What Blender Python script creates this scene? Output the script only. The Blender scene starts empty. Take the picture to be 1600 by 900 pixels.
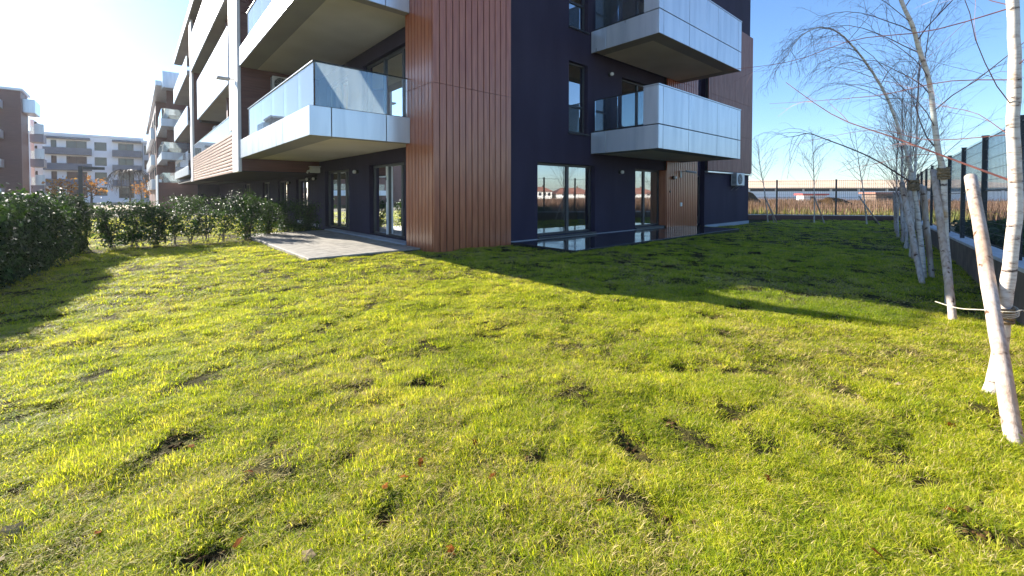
import bpy, math, random
import numpy as np
from mathutils import Vector, Matrix
R = math.radians
scene = bpy.context.scene
COL = scene.collection
random.seed(7); rng = np.random.default_rng(7)

# ------------------------------------------------------------------ camera, sky, sun, exposure
YAW = R(41.35)
cd = bpy.data.cameras.new('camera'); cam = bpy.data.objects.new('camera', cd); COL.objects.link(cam)
cam.location = (0, 0, 1.5); cam.rotation_euler = (R(90 - 1.2), 0, -YAW)
cd.sensor_width = 36; cd.lens = 36 * 670 / 1600; cd.shift_y = -0.0831
cd.clip_start = 0.05; cd.clip_end = 3000
scene.camera = cam
SUN_AZ, SUN_EL = R(-17.5), R(23.5)          # azimuth from +Y towards +X
world = bpy.data.worlds.new('World'); scene.world = world; world.use_nodes = True
wn = world.node_tree.nodes; wl = world.node_tree.links
sky = wn.new('ShaderNodeTexSky'); sky.sky_type = 'NISHITA'; sky.sun_disc = False
sky.sun_elevation = SUN_EL; sky.sun_rotation = SUN_AZ % (2 * math.pi)
sky.air_density = 1.1; sky.dust_density = 0.25; sky.ozone_density = 2.5; sky.altitude = 50
bg = wn['Background']; bg.inputs[1].default_value = 0.075
tint = wn.new('ShaderNodeMix'); tint.data_type = 'RGBA'; tint.blend_type = 'MULTIPLY'; tint.inputs[0].default_value = 1
tint.inputs[7].default_value = (.78, .95, 1.18, 1)
wl.new(sky.outputs[0], tint.inputs[6]); wl.new(tint.outputs[2], bg.inputs[0])
sd = bpy.data.lights.new('sun', 'SUN'); so = bpy.data.objects.new('sun', sd); COL.objects.link(so)
sd.energy = 5.0; sd.angle = R(0.53); sd.color = (1.0, 0.93, 0.82)
sdir = Vector((math.sin(SUN_AZ) * math.cos(SUN_EL), math.cos(SUN_AZ) * math.cos(SUN_EL), math.sin(SUN_EL)))
so.rotation_euler = sdir.to_track_quat('Z', 'Y').to_euler(); so.location = sdir * 60
vs = scene.view_settings
vs.view_transform = 'Standard'; vs.look = 'None'; vs.gamma = 1; vs.use_curve_mapping = False
vs.exposure = 1.68
scene.render.engine = 'CYCLES'
scene.cycles.max_bounces = 8; scene.cycles.transparent_max_bounces = 24
scene.cycles.sample_clamp_indirect = 6

# ------------------------------------------------------------------ noise
def _hash(ix, iy, s):
    n = (ix * 374761393 + iy * 668265263 + s * 144269504) & 0x7fffffff
    n = ((n ^ (n >> 13)) * 1274126177) & 0x7fffffff
    return ((n ^ (n >> 16)) & 0xffff) / 65535.0
def vnoise(x, y, f=1.0, s=0):
    x = np.asarray(x, float) * f + 100; y = np.asarray(y, float) * f + 100
    ix = np.floor(x).astype(np.int64); iy = np.floor(y).astype(np.int64)
    fx = x - ix; fy = y - iy; fx = fx * fx * (3 - 2 * fx); fy = fy * fy * (3 - 2 * fy)
    a = _hash(ix, iy, s); b = _hash(ix + 1, iy, s); c = _hash(ix, iy + 1, s); d = _hash(ix + 1, iy + 1, s)
    return (a * (1 - fx) + b * fx) * (1 - fy) + (c * (1 - fx) + d * fx) * fy
def fbm(x, y, f, s=0, o=3):
    return sum(vnoise(x, y, f * 2 ** i, s + i * 11) / 2 ** i for i in range(o)) / sum(1 / 2 ** i for i in range(o))

BARE = [(0.15,3.24,.2),(2.78,3.63,.16),(2.9,3.5,.1),(1.68,2.98,.13),(1.75,2.8,.08),(1.25,3.19,.1),(2.95,1.16,.15),(2.61,1.39,.10),
        (2.2,1.46,.15),(3.92,1.34,.14),(3.7,1.5,.1),(3.45,1.75,.12),(6.05,2.2,.22),(5.31,2.33,.18),(1.48,4.82,.08),(1.28,2.9,.08),
        (2.77,0.04,.16),(1.34,1.18,.08),(0.2,2.17,.15),(1.86,0.99,.12),(-0.46,3.23,.12),(3.07,2.91,.06),(7.37,2.01,.15),
        (8.83,4.15,.35),(9.2,4.5,.3),(8.81,5.34,.35),(9.9,4.6,.25),(11.85,4.09,.3),(11.2,4.9,.25),(0.84,1.84,.14),(1.14,14.35,.14),
        (1.57,13.14,.14),(0.28,14.27,.12),(2.44,0.17,.08),(4.6,1.9,.10),(3.3,2.1,.08),(2.05,4.3,.06),(3.9,3.0,.06),
        (0.9,2.4,.07),(1.7,1.7,.07),(0.6,2.9,.06),(2.2,2.6,.05),(7.8,3.6,.2),(10.6,5.6,.3),(1.9,9.3,.12),(2.6,8.6,.1),(3.2,10.1,.12)]
_r = np.random.default_rng(4)
for _k in range(85):  # extra bare spots, added partly to darken the lawn in the building's shade
    _x, _y = _r.uniform(6.9, 19), _r.uniform(2.9, 6.9)
    if _k > 55: _x, _y = _r.uniform(15, 27), _r.uniform(3.4, 8.6)
    BARE.append((_x, _y, _r.uniform(.08, .26)))
for _k in range(24): BARE.append((_r.uniform(-.5, 7.5), _r.uniform(.3, 8), _r.uniform(.025, .06)))
def ground_z(x, y):
    x = np.asarray(x, float); y = np.asarray(y, float)
    t = np.clip((x - 12) / 14, 0, 1); t = t * t * (3 - 2 * t)
    z = -0.2 * t + 0.05 * (fbm(x, y, 0.9, 3) - 0.5) + 0.045 * (vnoise(x, y, 3.1, 5) - 0.5) + 0.02 * (vnoise(x, y, 8.3, 6) - 0.5)
    for bx, by, br in BARE:
        d = np.hypot(x - bx, y - by) / br
        z = z - 0.024 * np.exp(-d * d * 1.6) * min(1, br / .12)
    return z
def gz(x, y): return float(ground_z(np.array([x]), np.array([y]))[0])

# ------------------------------------------------------------------ mesh helpers
class MB:
    def __init__(s): s.v = []; s.f = []; s.m = []; s.n = 0; s.mi = 0
    def add(s, V, Fs):
        V = np.asarray(V, float); s.v.append(V)
        n = s.n
        for f in Fs: s.f.append(tuple(int(i) + n for i in f)); s.m.append(s.mi)
        s.n += len(V); return s
    def box(s, a0, a1, b0, b1, c0, c1):
        if a0 > a1: a0, a1 = a1, a0
        if b0 > b1: b0, b1 = b1, b0
        if c0 > c1: c0, c1 = c1, c0
        V = [(a0,b0,c0),(a1,b0,c0),(a1,b1,c0),(a0,b1,c0),(a0,b0,c1),(a1,b0,c1),(a1,b1,c1),(a0,b1,c1)]
        return s.add(V, [(0,3,2,1),(4,5,6,7),(0,1,5,4),(1,2,6,5),(2,3,7,6),(3,0,4,7)])
    def bbox(s, a0, a1, b0, b1, c0, c1, bv=.006):
        """box with chamfered edges"""
        if a0 > a1: a0, a1 = a1, a0
        if b0 > b1: b0, b1 = b1, b0
        if c0 > c1: c0, c1 = c1, c0
        V = []; idx = {}
        lo = (a0, b0, c0); hi = (a1, b1, c1)
        for sx in (0,1):
            for sy in (0,1):
                for sz in (0,1):
                    c = [hi[k] if (sx,sy,sz)[k] else lo[k] for k in range(3)]
                    sg = [(-1 if q else 1) for q in (sx,sy,sz)]
                    for ax in range(3):
                        p = list(c)
                        for k in range(3):
                            if k != ax: p[k] += sg[k] * bv
                        idx[(sx,sy,sz,ax)] = len(V); V.append(p)
        F = []
        def corner(k, s0, a, b):
            t = [0,0,0]; t[k] = s0; o = [i for i in range(3) if i != k]; t[o[0]] = a; t[o[1]] = b; return tuple(t)
        for k in range(3):
            for s0 in (0,1):
                q = [idx[corner(k, s0, a, b) + (k,)] for a, b in ((0,0),(1,0),(1,1),(0,1))]
                F.append(q)
        for k in range(3):
            o = [i for i in range(3) if i != k]
            for a in (0,1):
                for b in (0,1):
                    c0_ = [0,0,0]; c1_ = [0,0,0]; c1_[k] = 1
                    for c in (c0_, c1_): c[o[0]] = a; c[o[1]] = b
                    F.append([idx[tuple(c0_)+(o[0],)], idx[tuple(c1_)+(o[0],)], idx[tuple(c1_)+(o[1],)], idx[tuple(c0_)+(o[1],)]])
        for sx in (0,1):
            for sy in (0,1):
                for sz in (0,1): F.append([idx[(sx,sy,sz,k)] for k in range(3)])
        # orient outwards
        C = (np.array(lo) + np.array(hi)) / 2; Va = np.array(V); FF = []
        for f in F:
            P = Va[f]; n = np.cross(P[1]-P[0], P[2]-P[0])
            FF.append(f if np.dot(n, P.mean(0) - C) > 0 else f[::-1])
        return s.add(V, FF)
    def tube(s, P, rad, sides=6, cap=True):
        P = np.asarray(P, float); n = len(P)
        rad = np.broadcast_to(np.asarray(rad, float), (n,))
        T = np.gradient(P, axis=0); T /= np.linalg.norm(T, axis=1)[:, None] + 1e-9
        ref = np.array([0, 0, 1.0]) if abs(T[0][2]) < .9 else np.array([1.0, 0, 0])
        a = np.cross(T[0], ref); a /= np.linalg.norm(a)
        V = []; an = np.arange(sides) / sides * 2 * math.pi
        for i in range(n):
            a = a - T[i] * a.dot(T[i]); a /= np.linalg.norm(a) + 1e-9
            b = np.cross(T[i], a)
            V.append(P[i] + rad[i] * (np.cos(an)[:, None] * a + np.sin(an)[:, None] * b))
        V = np.concatenate(V); F = []
        for i in range(n - 1):
            for k in range(sides):
                k2 = (k + 1) % sides
                F.append((i*sides+k, i*sides+k2, (i+1)*sides+k2, (i+1)*sides+k))
        if cap:
            F.append(tuple(range(sides))[::-1]); F.append(tuple((n-1)*sides + k for k in range(sides)))
        return s.add(V, F)
    def lathe(s, prof, center, axis, sides=16):
        """prof list of (r, h) along axis"""
        ax = np.asarray(axis, float); ax /= np.linalg.norm(ax)
        ref = np.array([0,0,1.0]) if abs(ax[2]) < .9 else np.array([1.0,0,0])
        a = np.cross(ax, ref); a /= np.linalg.norm(a); b = np.cross(ax, a)
        an = np.arange(sides)/sides*2*math.pi; V = []
        for r, h in prof: V.append(np.asarray(center) + ax*h + r*(np.cos(an)[:,None]*a + np.sin(an)[:,None]*b))
        F = []
        for i in range(len(prof)-1):
            for k in range(sides):
                k2 = (k+1) % sides; F.append((i*sides+k, i*sides+k2, (i+1)*sides+k2, (i+1)*sides+k))
        F.append(tuple(range(sides))[::-1]); F.append(tuple((len(prof)-1)*sides+k for k in range(sides)))
        return s.add(np.concatenate(V), F)
    def build(s, name, mats, parent=None, origin=None, smooth=False, **kw):
        if not isinstance(mats, (list, tuple)): mats = [mats]
        V = np.concatenate(s.v) if s.v else np.zeros((0,3))
        o0 = np.array(origin if origin is not None else (0,0,0), float)
        if parent is not None: o0 = np.array(ORG[parent.name], float)
        V = V - o0
        me = bpy.data.meshes.new(name); me.from_pydata(V.tolist(), [], s.f)
        for m in mats: me.materials.append(m)
        if len(mats) > 1: me.polygons.foreach_set('material_index', s.m)
        if smooth: me.polygons.foreach_set('use_smooth', [True]*len(me.polygons))
        me.update()
        o = bpy.data.objects.new(name, me); COL.objects.link(o)
        ORG[o.name] = tuple(o0)
        if parent is None: o.location = o0
        else: o.parent = parent
        for k, v in kw.items(): o[k] = v
        return o
ORG = {}
def fast_mesh(name, V, F4, mats, parent=None, origin=(0,0,0), attr=None, link=True):
    """numpy mesh of equal-size polygons"""
    k = F4.shape[1]; o0 = np.array(ORG[parent.name] if parent is not None else origin, float)
    me = bpy.data.meshes.new(name)
    me.vertices.add(len(V)); me.vertices.foreach_set('co', (V - o0).astype(np.float32).ravel())
    me.loops.add(F4.size); me.loops.foreach_set('vertex_index', F4.astype(np.int32).ravel())
    me.polygons.add(len(F4)); me.polygons.foreach_set('loop_start', np.arange(len(F4), dtype=np.int32) * k)
    me.update(calc_edges=True); me.validate()
    if attr:
        for an, av in attr.items():
            a = me.attributes.new(an, 'FLOAT', 'POINT'); a.data.foreach_set('value', av.astype(np.float32))
    for m in (mats if isinstance(mats, (list, tuple)) else [mats]): me.materials.append(m)
    o = bpy.data.objects.new(name, me)
    if link: COL.objects.link(o)
    ORG[o.name] = tuple(o0)
    if parent is not None: o.parent = parent
    else: o.location = o0
    return o
def thing(name, label, cat, loc, group=None):
    o = bpy.data.objects.new(name, None); COL.objects.link(o); o.location = loc; o.empty_display_size = .2
    o['label'] = label; o['category'] = cat
    if group: o['group'] = group
    ORG[o.name] = tuple(loc); return o
def tag(o, label, cat, group=None, kind=None):
    if label: o['label'] = label
    if cat: o['category'] = cat
    if group: o['group'] = group
    if kind: o['kind'] = kind
    return o

# ------------------------------------------------------------------ materials
def newmat(name):
    m = bpy.data.materials.new(name); m.use_nodes = True
    nt = m.node_tree; return m, nt.nodes, nt.links, nt.nodes['Principled BSDF']
def setb(b, base=None, rough=None, metal=None, spec=None, coat=None):
    if base is not None: b.inputs['Base Color'].default_value = (*base, 1)
    if rough is not None: b.inputs['Roughness'].default_value = rough
    if metal is not None: b.inputs['Metallic'].default_value = metal
    if spec is not None: b.inputs['Specular IOR Level'].default_value = spec
    if coat is not None: b.inputs['Coat Weight'].default_value = coat; b.inputs['Coat Roughness'].default_value = .12
def vary(name, c1, c2, scale=4, rough=.6, metal=0, stretch=(1,1,1), bump=0, bscale=None, spec=.5, coat=0, detail=4, rvar=0, lo=.35, hi=.65, bdist=.01):
    m, N, L, b = newmat(name); setb(b, None, rough, metal, spec, coat)
    g = N.new('ShaderNodeNewGeometry'); mp = N.new('ShaderNodeMapping'); mp.inputs['Scale'].default_value = stretch
    L.new(g.outputs['Position'], mp.inputs['Vector'])
    n = N.new('ShaderNodeTexNoise'); n.inputs['Scale'].default_value = scale; n.inputs['Detail'].default_value = detail
    L.new(mp.outputs[0], n.inputs['Vector'])
    r = N.new('ShaderNodeValToRGB'); r.color_ramp.elements[0].position = lo; r.color_ramp.elements[1].position = hi
    r.color_ramp.elements[0].color = (*c1, 1); r.color_ramp.elements[1].color = (*c2, 1)
    L.new(n.outputs['Fac'], r.inputs[0]); L.new(r.outputs[0], b.inputs['Base Color'])
    if rvar:
        mr = N.new('ShaderNodeMapRange'); mr.inputs['To Min'].default_value = rough - rvar; mr.inputs['To Max'].default_value = rough + rvar
        n3 = N.new('ShaderNodeTexNoise'); n3.inputs['Scale'].default_value = scale * .7; L.new(mp.outputs[0], n3.inputs['Vector'])
        L.new(n3.outputs['Fac'], mr.inputs['Value']); L.new(mr.outputs[0], b.inputs['Roughness'])
    if bump:
        n2 = N.new('ShaderNodeTexNoise'); n2.inputs['Scale'].default_value = bscale or scale * 8; n2.inputs['Detail'].default_value = 3
        L.new(mp.outputs[0], n2.inputs['Vector'])
        bp = N.new('ShaderNodeBump'); bp.inputs['Strength'].default_value = bump; bp.inputs['Distance'].default_value = bdist
        L.new(n2.outputs['Fac'], bp.inputs['Height']); L.new(bp.outputs[0], b.inputs['Normal'])
    return m
M = {}
M['purple'] = vary('purple_render', (.021,.015,.034), (.034,.026,.052), 1.1, .8, stretch=(1.6,1.6,.35), detail=7, lo=.25, hi=.75, bump=.5, bscale=160, spec=.3, bdist=.004)
M['wood'] = vary('wood_cladding', (.32,.085,.034), (.43,.135,.056), 2.2, .33, stretch=(6,6,.5), bump=.25, bscale=14, spec=.5, coat=.25, rvar=.08, bdist=.003)
M['woodh'] = vary('wood_slats', (.30,.17,.12), (.42,.26,.19), 2.2, .5, stretch=(5,.5,5), bump=.2, bscale=14, bdist=.003)
M['woodlight'] = vary('pale_wood_cladding', (.28,.135,.105), (.38,.19,.15), 2, .5, stretch=(8,8,.6), bump=.2, bscale=14, bdist=.003)
M['maroon'] = vary('maroon_boards', (.12,.045,.038), (.16,.062,.05), 2, .55, stretch=(.5,.5,9), bump=.2, bscale=12, bdist=.003)
M['alu'] = vary('aluminium_panel', (.52,.57,.63), (.68,.72,.77), 1.6, .30, metal=.4, stretch=(2.2,2.2,.25), rvar=.07, spec=.5, detail=6, lo=.25, hi=.6)
M['finpaint'] = vary('fin_pale_paint', (.72,.68,.66), (.80,.76,.74), .8, .5)
M['soffit'] = vary('soffit_render', (.60,.54,.44), (.68,.62,.52), .8, .8, bump=.2, bscale=80, bdist=.002)
M['soffitgrey'] = vary('soffit_border', (.30,.28,.27), (.35,.33,.31), .8, .7)
M['joint'] = vary('joint_black', (.02,.02,.022), (.03,.03,.032), 5, .6)
M['frame'] = vary('window_frame_dark', (.03,.03,.035), (.045,.045,.05), 4, .4)
M['framewhite'] = vary('window_frame_white', (.70,.70,.70), (.78,.78,.78), 4, .35)
M['cap'] = vary('rail_cap_metal', (.62,.64,.66), (.72,.74,.76), 3, .28, metal=.6)
M['railblack'] = vary('rail_dark_metal', (.03,.03,.03), (.05,.05,.05), 4, .35, metal=.5)
M['room'] = vary('room_plaster', (.42,.42,.40), (.50,.50,.48), 1, .9)
M['curtain'] = vary('curtain_fabric', (.16,.18,.19), (.22,.24,.25), 3, .9, stretch=(12,12,.3))
M['acwhite'] = vary('ac_enamel', (.62,.63,.62), (.70,.71,.70), 3, .4)
M['acdark'] = vary('ac_grille_dark', (.02,.02,.02), (.05,.05,.05), 9, .5)
M['lampwhite'] = vary('lamp_opal', (.75,.75,.75), (.82,.82,.82), 3, .25)
M['black'] = vary('black_plastic', (.015,.015,.015), (.03,.03,.03), 6, .4)
M['fence'] = vary('fence_coating', (.018,.022,.026), (.028,.032,.036), 4, .45)
M['concrete'] = vary('kerb_concrete', (.12,.085,.06), (.20,.145,.11), 3, .9, bump=.5, bscale=40)
M['coping'] = vary('coping_stone', (.45,.44,.44), (.60,.59,.58), 3, .7, bump=.3, bscale=30)
M['soil'] = vary('soil', (.032,.017,.006), (.095,.055,.022), 9, .95, bump=.8, bscale=60, lo=.3, hi=.7, spec=.08)
M['render_white'] = vary('white_facade', (.80,.81,.83), (.86,.87,.88), .4, .8)
M['render_grey'] = vary('grey_facade', (.28,.30,.34), (.34,.36,.40), .4, .8)
M['navybalcony'] = vary('blue_grey_balcony', (.07,.085,.125), (.10,.115,.155), 1, .6)
M['roofbeige'] = vary('beige_roof', (.66,.47,.29), (.76,.56,.37), .08, .8, stretch=(1,1,1))
M['hallwhite'] = vary('hall_white_wall', (.82,.83,.84), (.86,.86,.86), .05, .7)
M['redroof'] = vary('clay_roof', (.24,.10,.07), (.32,.15,.10), .8, .8)
M['housewall'] = vary('house_wall', (.62,.60,.56), (.72,.70,.66), .5, .8)
M['redpaint'] = vary('red_paint', (.5,.05,.04), (.6,.08,.05), .5, .5)
M['burlap'] = vary('burlap', (.16,.11,.06), (.30,.21,.12), 40, .95, bump=.8, bscale=120)
M['cord'] = vary('cord_sisal', (.42,.37,.28), (.55,.50,.40), 60, .8)
M['whitebox'] = vary('duct_white', (.55,.54,.50), (.65,.64,.60), 3, .5)

def glass_mat(name, tint, refl, rough=0.0, dirt=0.0, fm=1.6):
    m, N, L, b = newmat(name); N.remove(b); out = N['Material Output']
    t = N.new('ShaderNodeBsdfTransparent'); t.inputs[0].default_value = (*tint, 1)
    g = N.new('ShaderNodeBsdfGlossy'); g.inputs['Roughness'].default_value = rough; g.inputs[0].default_value = (.93,.96,1,1)
    f = N.new('ShaderNodeFresnel'); f.inputs[0].default_value = 1.52
    ad = N.new('ShaderNodeMath'); ad.operation = 'MULTIPLY_ADD'; ad.inputs[1].default_value = fm; ad.inputs[2].default_value = refl; ad.use_clamp = True
    L.new(f.outputs[0], ad.inputs[0])
    mx = N.new('ShaderNodeMixShader'); L.new(ad.outputs[0], mx.inputs[0]); L.new(t.outputs[0], mx.inputs[1]); L.new(g.outputs[0], mx.inputs[2])
    last = mx
    if dirt:
        d = N.new('ShaderNodeBsdfDiffuse'); d.inputs[0].default_value = (.75,.82,.85,1)
        tr = N.new('ShaderNodeBsdfTranslucent'); tr.inputs[0].default_value = (.8,.88,.9,1)
        dm = N.new('ShaderNodeMixShader'); dm.inputs[0].default_value = .6; L.new(d.outputs[0], dm.inputs[1]); L.new(tr.outputs[0], dm.inputs[2])
        ge = N.new('ShaderNodeNewGeometry'); mp = N.new('ShaderNodeMapping'); mp.inputs['Scale'].default_value = (9,9,.6)
        n = N.new('ShaderNodeTexNoise'); n.inputs['Scale'].default_value = 1.2; n.inputs['Detail'].default_value = 5
        L.new(ge.outputs['Position'], mp.inputs[0]); L.new(mp.outputs[0], n.inputs['Vector'])
        mr = N.new('ShaderNodeMapRange'); mr.inputs['To Min'].default_value = dirt * .35; mr.inputs['To Max'].default_value = dirt * 1.6
        L.new(n.outputs['Fac'], mr.inputs['Value'])
        m2 = N.new('ShaderNodeMixShader'); L.new(mr.outputs[0], m2.inputs[0]); L.new(mx.outputs[0], m2.inputs[1]); L.new(dm.outputs[0], m2.inputs[2])
        last = m2
    L.new(last.outputs[0], out.inputs['Surface']); return m
M['glass'] = glass_mat('window_glass', (.80,.86,.86), .28)
M['glassfar'] = glass_mat('far_window_glass', (.10,.12,.14), .0, .02, 0, .9)
M['railglass'] = glass_mat('railing_glass', (.80,.88,.90), .05, 0, .03)
M['railglassdirty'] = glass_mat('dusty_railing_glass', (.86,.94,.95), .05, 0, .07, 1.0)
M['film'] = glass_mat('plastic_windbreak', (.93,.96,.98), .0, .1, .22, .3)

def wet_tile():
    m, N, L, b = newmat('wet_dark_tile'); setb(b, (.03,.03,.035), .08, 0, .6, .0)
    g = N.new('ShaderNodeNewGeometry')
    br = N.new('ShaderNodeTexBrick'); br.offset = 0; br.inputs['Scale'].default_value = 1; br.inputs['Mortar Size'].default_value = .004
    br.inputs['Brick Width'].default_value = .6; br.inputs['Row Height'].default_value = .6
    br.inputs['Color1'].default_value = (.035,.033,.036,1); br.inputs['Color2'].default_value = (.045,.043,.045,1); br.inputs['Mortar'].default_value = (.01,.01,.01,1)
    L.new(g.outputs['Position'], br.inputs['Vector']); L.new(br.outputs['Color'], b.inputs['Base Color'])
    n = N.new('ShaderNodeTexNoise'); n.inputs['Scale'].default_value = 1.6; n.inputs['Detail'].default_value = 4; L.new(g.outputs['Position'], n.inputs['Vector'])
    mr = N.new('ShaderNodeMapRange'); mr.inputs['From Min'].default_value = .4; mr.inputs['From Max'].default_value = .7; mr.inputs['To Min'].default_value = .03; mr.inputs['To Max'].default_value = .22
    L.new(n.outputs['Fac'], mr.inputs['Value']); L.new(mr.outputs[0], b.inputs['Roughness'])
    return m
M['wettile'] = wet_tile()
def dry_tile():
    m, N, L, b = newmat('terrace_tile'); setb(b, None, .75)
    g = N.new('ShaderNodeNewGeometry')
    br = N.new('ShaderNodeTexBrick'); br.offset = 0; br.inputs['Scale'].default_value = 1; br.inputs['Mortar Size'].default_value = .006
    br.inputs['Brick Width'].default_value = .6; br.inputs['Row Height'].default_value = .6
    br.inputs['Color1'].default_value = (.27,.25,.22,1); br.inputs['Color2'].default_value = (.33,.30,.26,1); br.inputs['Mortar'].default_value = (.12,.11,.10,1)
    L.new(g.outputs['Position'], br.inputs['Vector'])
    n = N.new('ShaderNodeTexNoise'); n.inputs['Scale'].default_value = 5; n.inputs['Detail'].default_value = 6; L.new(g.outputs['Position'], n.inputs['Vector'])
    mx = N.new('ShaderNodeMix'); mx.data_type = 'RGBA'; mx.blend_type = 'MULTIPLY'; mx.inputs[0].default_value = .8
    r = N.new('ShaderNodeValToRGB'); r.color_ramp.elements[0].position = .3; r.color_ramp.elements[0].color = (.5,.5,.48,1); r.color_ramp.elements[1].position = .65; r.color_ramp.elements[1].color = (1.1,1.1,1.05,1)
    L.new(n.outputs['Fac'], r.inputs[0]); L.new(br.outputs['Color'], mx.inputs[6]); L.new(r.outputs[0], mx.inputs[7]); L.new(mx.outputs[2], b.inputs['Base Color'])
    return m
M['drytile'] = dry_tile()

def birch_mat():
    m, N, L, b = newmat('birch_bark'); setb(b, None, .75)
    g = N.new('ShaderNodeNewGeometry'); mp = N.new('ShaderNodeMapping'); mp.inputs['Scale'].default_value = (4.5,4.5,17)
    L.new(g.outputs['Position'], mp.inputs[0])
    n = N.new('ShaderNodeTexNoise'); n.inputs['Scale'].default_value = 1.5; n.inputs['Detail'].default_value = 4; n.inputs['Roughness'].default_value = .7
    L.new(mp.outputs[0], n.inputs['Vector'])
    r = N.new('ShaderNodeValToRGB'); e = r.color_ramp.elements
    e[0].position = .33; e[0].color = (.05,.035,.03,1); e[1].position = .385; e[1].color = (.42,.33,.27,1)
    x = e.new(.5); x.color = (.62,.55,.48,1); x = e.new(.7); x.color = (.70,.64,.57,1)
    L.new(n.outputs['Fac'], r.inputs[0])
    n2 = N.new('ShaderNodeTexNoise'); n2.inputs['Scale'].default_value = 3.5; n2.inputs['Detail'].default_value = 5; L.new(g.outputs['Position'], n2.inputs['Vector'])
    r2 = N.new('ShaderNodeValToRGB'); r2.color_ramp.elements[0].position = .58; r2.color_ramp.elements[0].color = (1,1,1,1); r2.color_ramp.elements[1].position = .72; r2.color_ramp.elements[1].color = (.80,.58,.36,1)
    L.new(n2.outputs['Fac'], r2.inputs[0])
    mx = N.new('ShaderNodeMix'); mx.data_type = 'RGBA'; mx.blend_type = 'MULTIPLY'; mx.inputs[0].default_value = 1
    L.new(r.outputs[0], mx.inputs[6]); L.new(r2.outputs[0], mx.inputs[7]); L.new(mx.outputs[2], b.inputs['Base Color'])
    bp = N.new('ShaderNodeBump'); bp.inputs['Strength'].default_value = .5; bp.inputs['Distance'].default_value = .004
    L.new(n.outputs['Fac'], bp.inputs['Height']); L.new(bp.outputs[0], b.inputs['Normal']); return m
M['birch'] = birch_mat()
M['stake'] = vary('peeled_stake_wood', (.33,.25,.20), (.52,.44,.38), 3.0, .75, stretch=(10,10,.45), bump=.6, bscale=12, bdist=.004, lo=.3, hi=.55)
def knots(m):
    N = m.node_tree.nodes; L = m.node_tree.links; b = N['Principled BSDF']; src = b.inputs['Base Color'].links[0].from_socket
    g = N.new('ShaderNodeNewGeometry'); n = N.new('ShaderNodeTexNoise'); n.inputs['Scale'].default_value = 11; n.inputs['Detail'].default_value = 2; L.new(g.outputs['Position'], n.inputs['Vector'])
    r = N.new('ShaderNodeValToRGB'); r.color_ramp.elements[0].position = .30; r.color_ramp.elements[0].color = (.22,.13,.08,1); r.color_ramp.elements[1].position = .36; r.color_ramp.elements[1].color = (1,1,1,1)
    n2 = N.new('ShaderNodeTexNoise'); n2.inputs['Scale'].default_value = 2.3; L.new(g.outputs['Position'], n2.inputs['Vector'])
    r2 = N.new('ShaderNodeValToRGB'); r2.color_ramp.elements[0].position = .35; r2.color_ramp.elements[0].color = (.78,.66,.55,1); r2.color_ramp.elements[1].position = .6; r2.color_ramp.elements[1].color = (1,1,1,1)
    L.new(n.outputs['Fac'], r.inputs[0]); L.new(n2.outputs['Fac'], r2.inputs[0])
    for q in (r, r2):
        mx = N.new('ShaderNodeMix'); mx.data_type = 'RGBA'; mx.blend_type = 'MULTIPLY'; mx.inputs[0].default_value = 1; L.new(src, mx.inputs[6]); L.new(q.outputs[0], mx.inputs[7]); src = mx.outputs[2]
    L.new(src, b.inputs['Base Color'])
knots(M['stake'])
M['twig'] = vary('birch_twig_bark', (.07,.035,.03), (.17,.08,.065), 6, .5)
M['twigred'] = vary('reddish_twig_bark', (.09,.03,.026), (.19,.07,.055), 6, .45)
M['darktwig'] = vary('dark_twig', (.04,.03,.028), (.08,.06,.05), 6, .6)

def leafy(name, c1, c2, c3, rough, trans, scale=1.5, spec=.5, attr='rnd'):
    m, N, L, b = newmat(name); setb(b, None, rough, 0, spec); out = N['Material Output']
    g = N.new('ShaderNodeNewGeometry'); n = N.new('ShaderNodeTexNoise'); n.inputs['Scale'].default_value = scale; n.inputs['Detail'].default_value = 3
    L.new(g.outputs['Position'], n.inputs['Vector'])
    at = N.new('ShaderNodeAttribute'); at.attribute_name = attr
    ad = N.new('ShaderNodeMath'); ad.operation = 'MULTIPLY_ADD'; ad.inputs[1].default_value = .55; L.new(at.outputs['Fac'], ad.inputs[0])
    mm = N.new('ShaderNodeMath'); mm.operation = 'MULTIPLY_ADD'; mm.inputs[1].default_value = 1.3; mm.inputs[2].default_value = -.42
    L.new(n.outputs['Fac'], mm.inputs[0]); L.new(mm.outputs[0], ad.inputs[2])
    r = N.new('ShaderNodeValToRGB'); e = r.color_ramp.elements
    e[0].position = .15; e[0].color = (*c1,1); e[1].position = .85; e[1].color = (*c3,1); x = e.new(.5); x.color = (*c2,1)
    L.new(ad.outputs[0], r.inputs[0]); L.new(r.outputs[0], b.inputs['Base Color'])
    t = N.new('ShaderNodeBsdfTranslucent')
    mc = N.new('ShaderNodeMix'); mc.data_type = 'RGBA'; mc.blend_type = 'MULTIPLY'; mc.inputs[0].default_value = 1; mc.inputs[7].default_value = (1.5,1.55,.55,1)
    L.new(r.outputs[0], mc.inputs[6]); L.new(mc.outputs[2], t.inputs[0])
    mx = N.new('ShaderNodeMixShader'); mx.inputs[0].default_value = trans
    L.new(b.outputs[0], mx.inputs[1]); L.new(t.outputs[0], mx.inputs[2]); L.new(mx.outputs[0], out.inputs['Surface']); return m
M['laurel'] = leafy('laurel_leaf', (.016,.032,.012), (.03,.06,.016), (.065,.12,.028), .50, .26, 2.0, .24)
M['autumn'] = leafy('autumn_leaf', (.25,.10,.03), (.38,.16,.05), (.45,.24,.08), .7, .3)
M['fallen'] = leafy('fallen_leaf_orange', (.16,.05,.008), (.26,.085,.012), (.32,.12,.02), .9, .2, spec=.1)
M['palefallen'] = leafy('fallen_leaf_pale', (.24,.18,.10), (.30,.24,.14), (.36,.29,.19), .8, .15, spec=.1)
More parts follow.
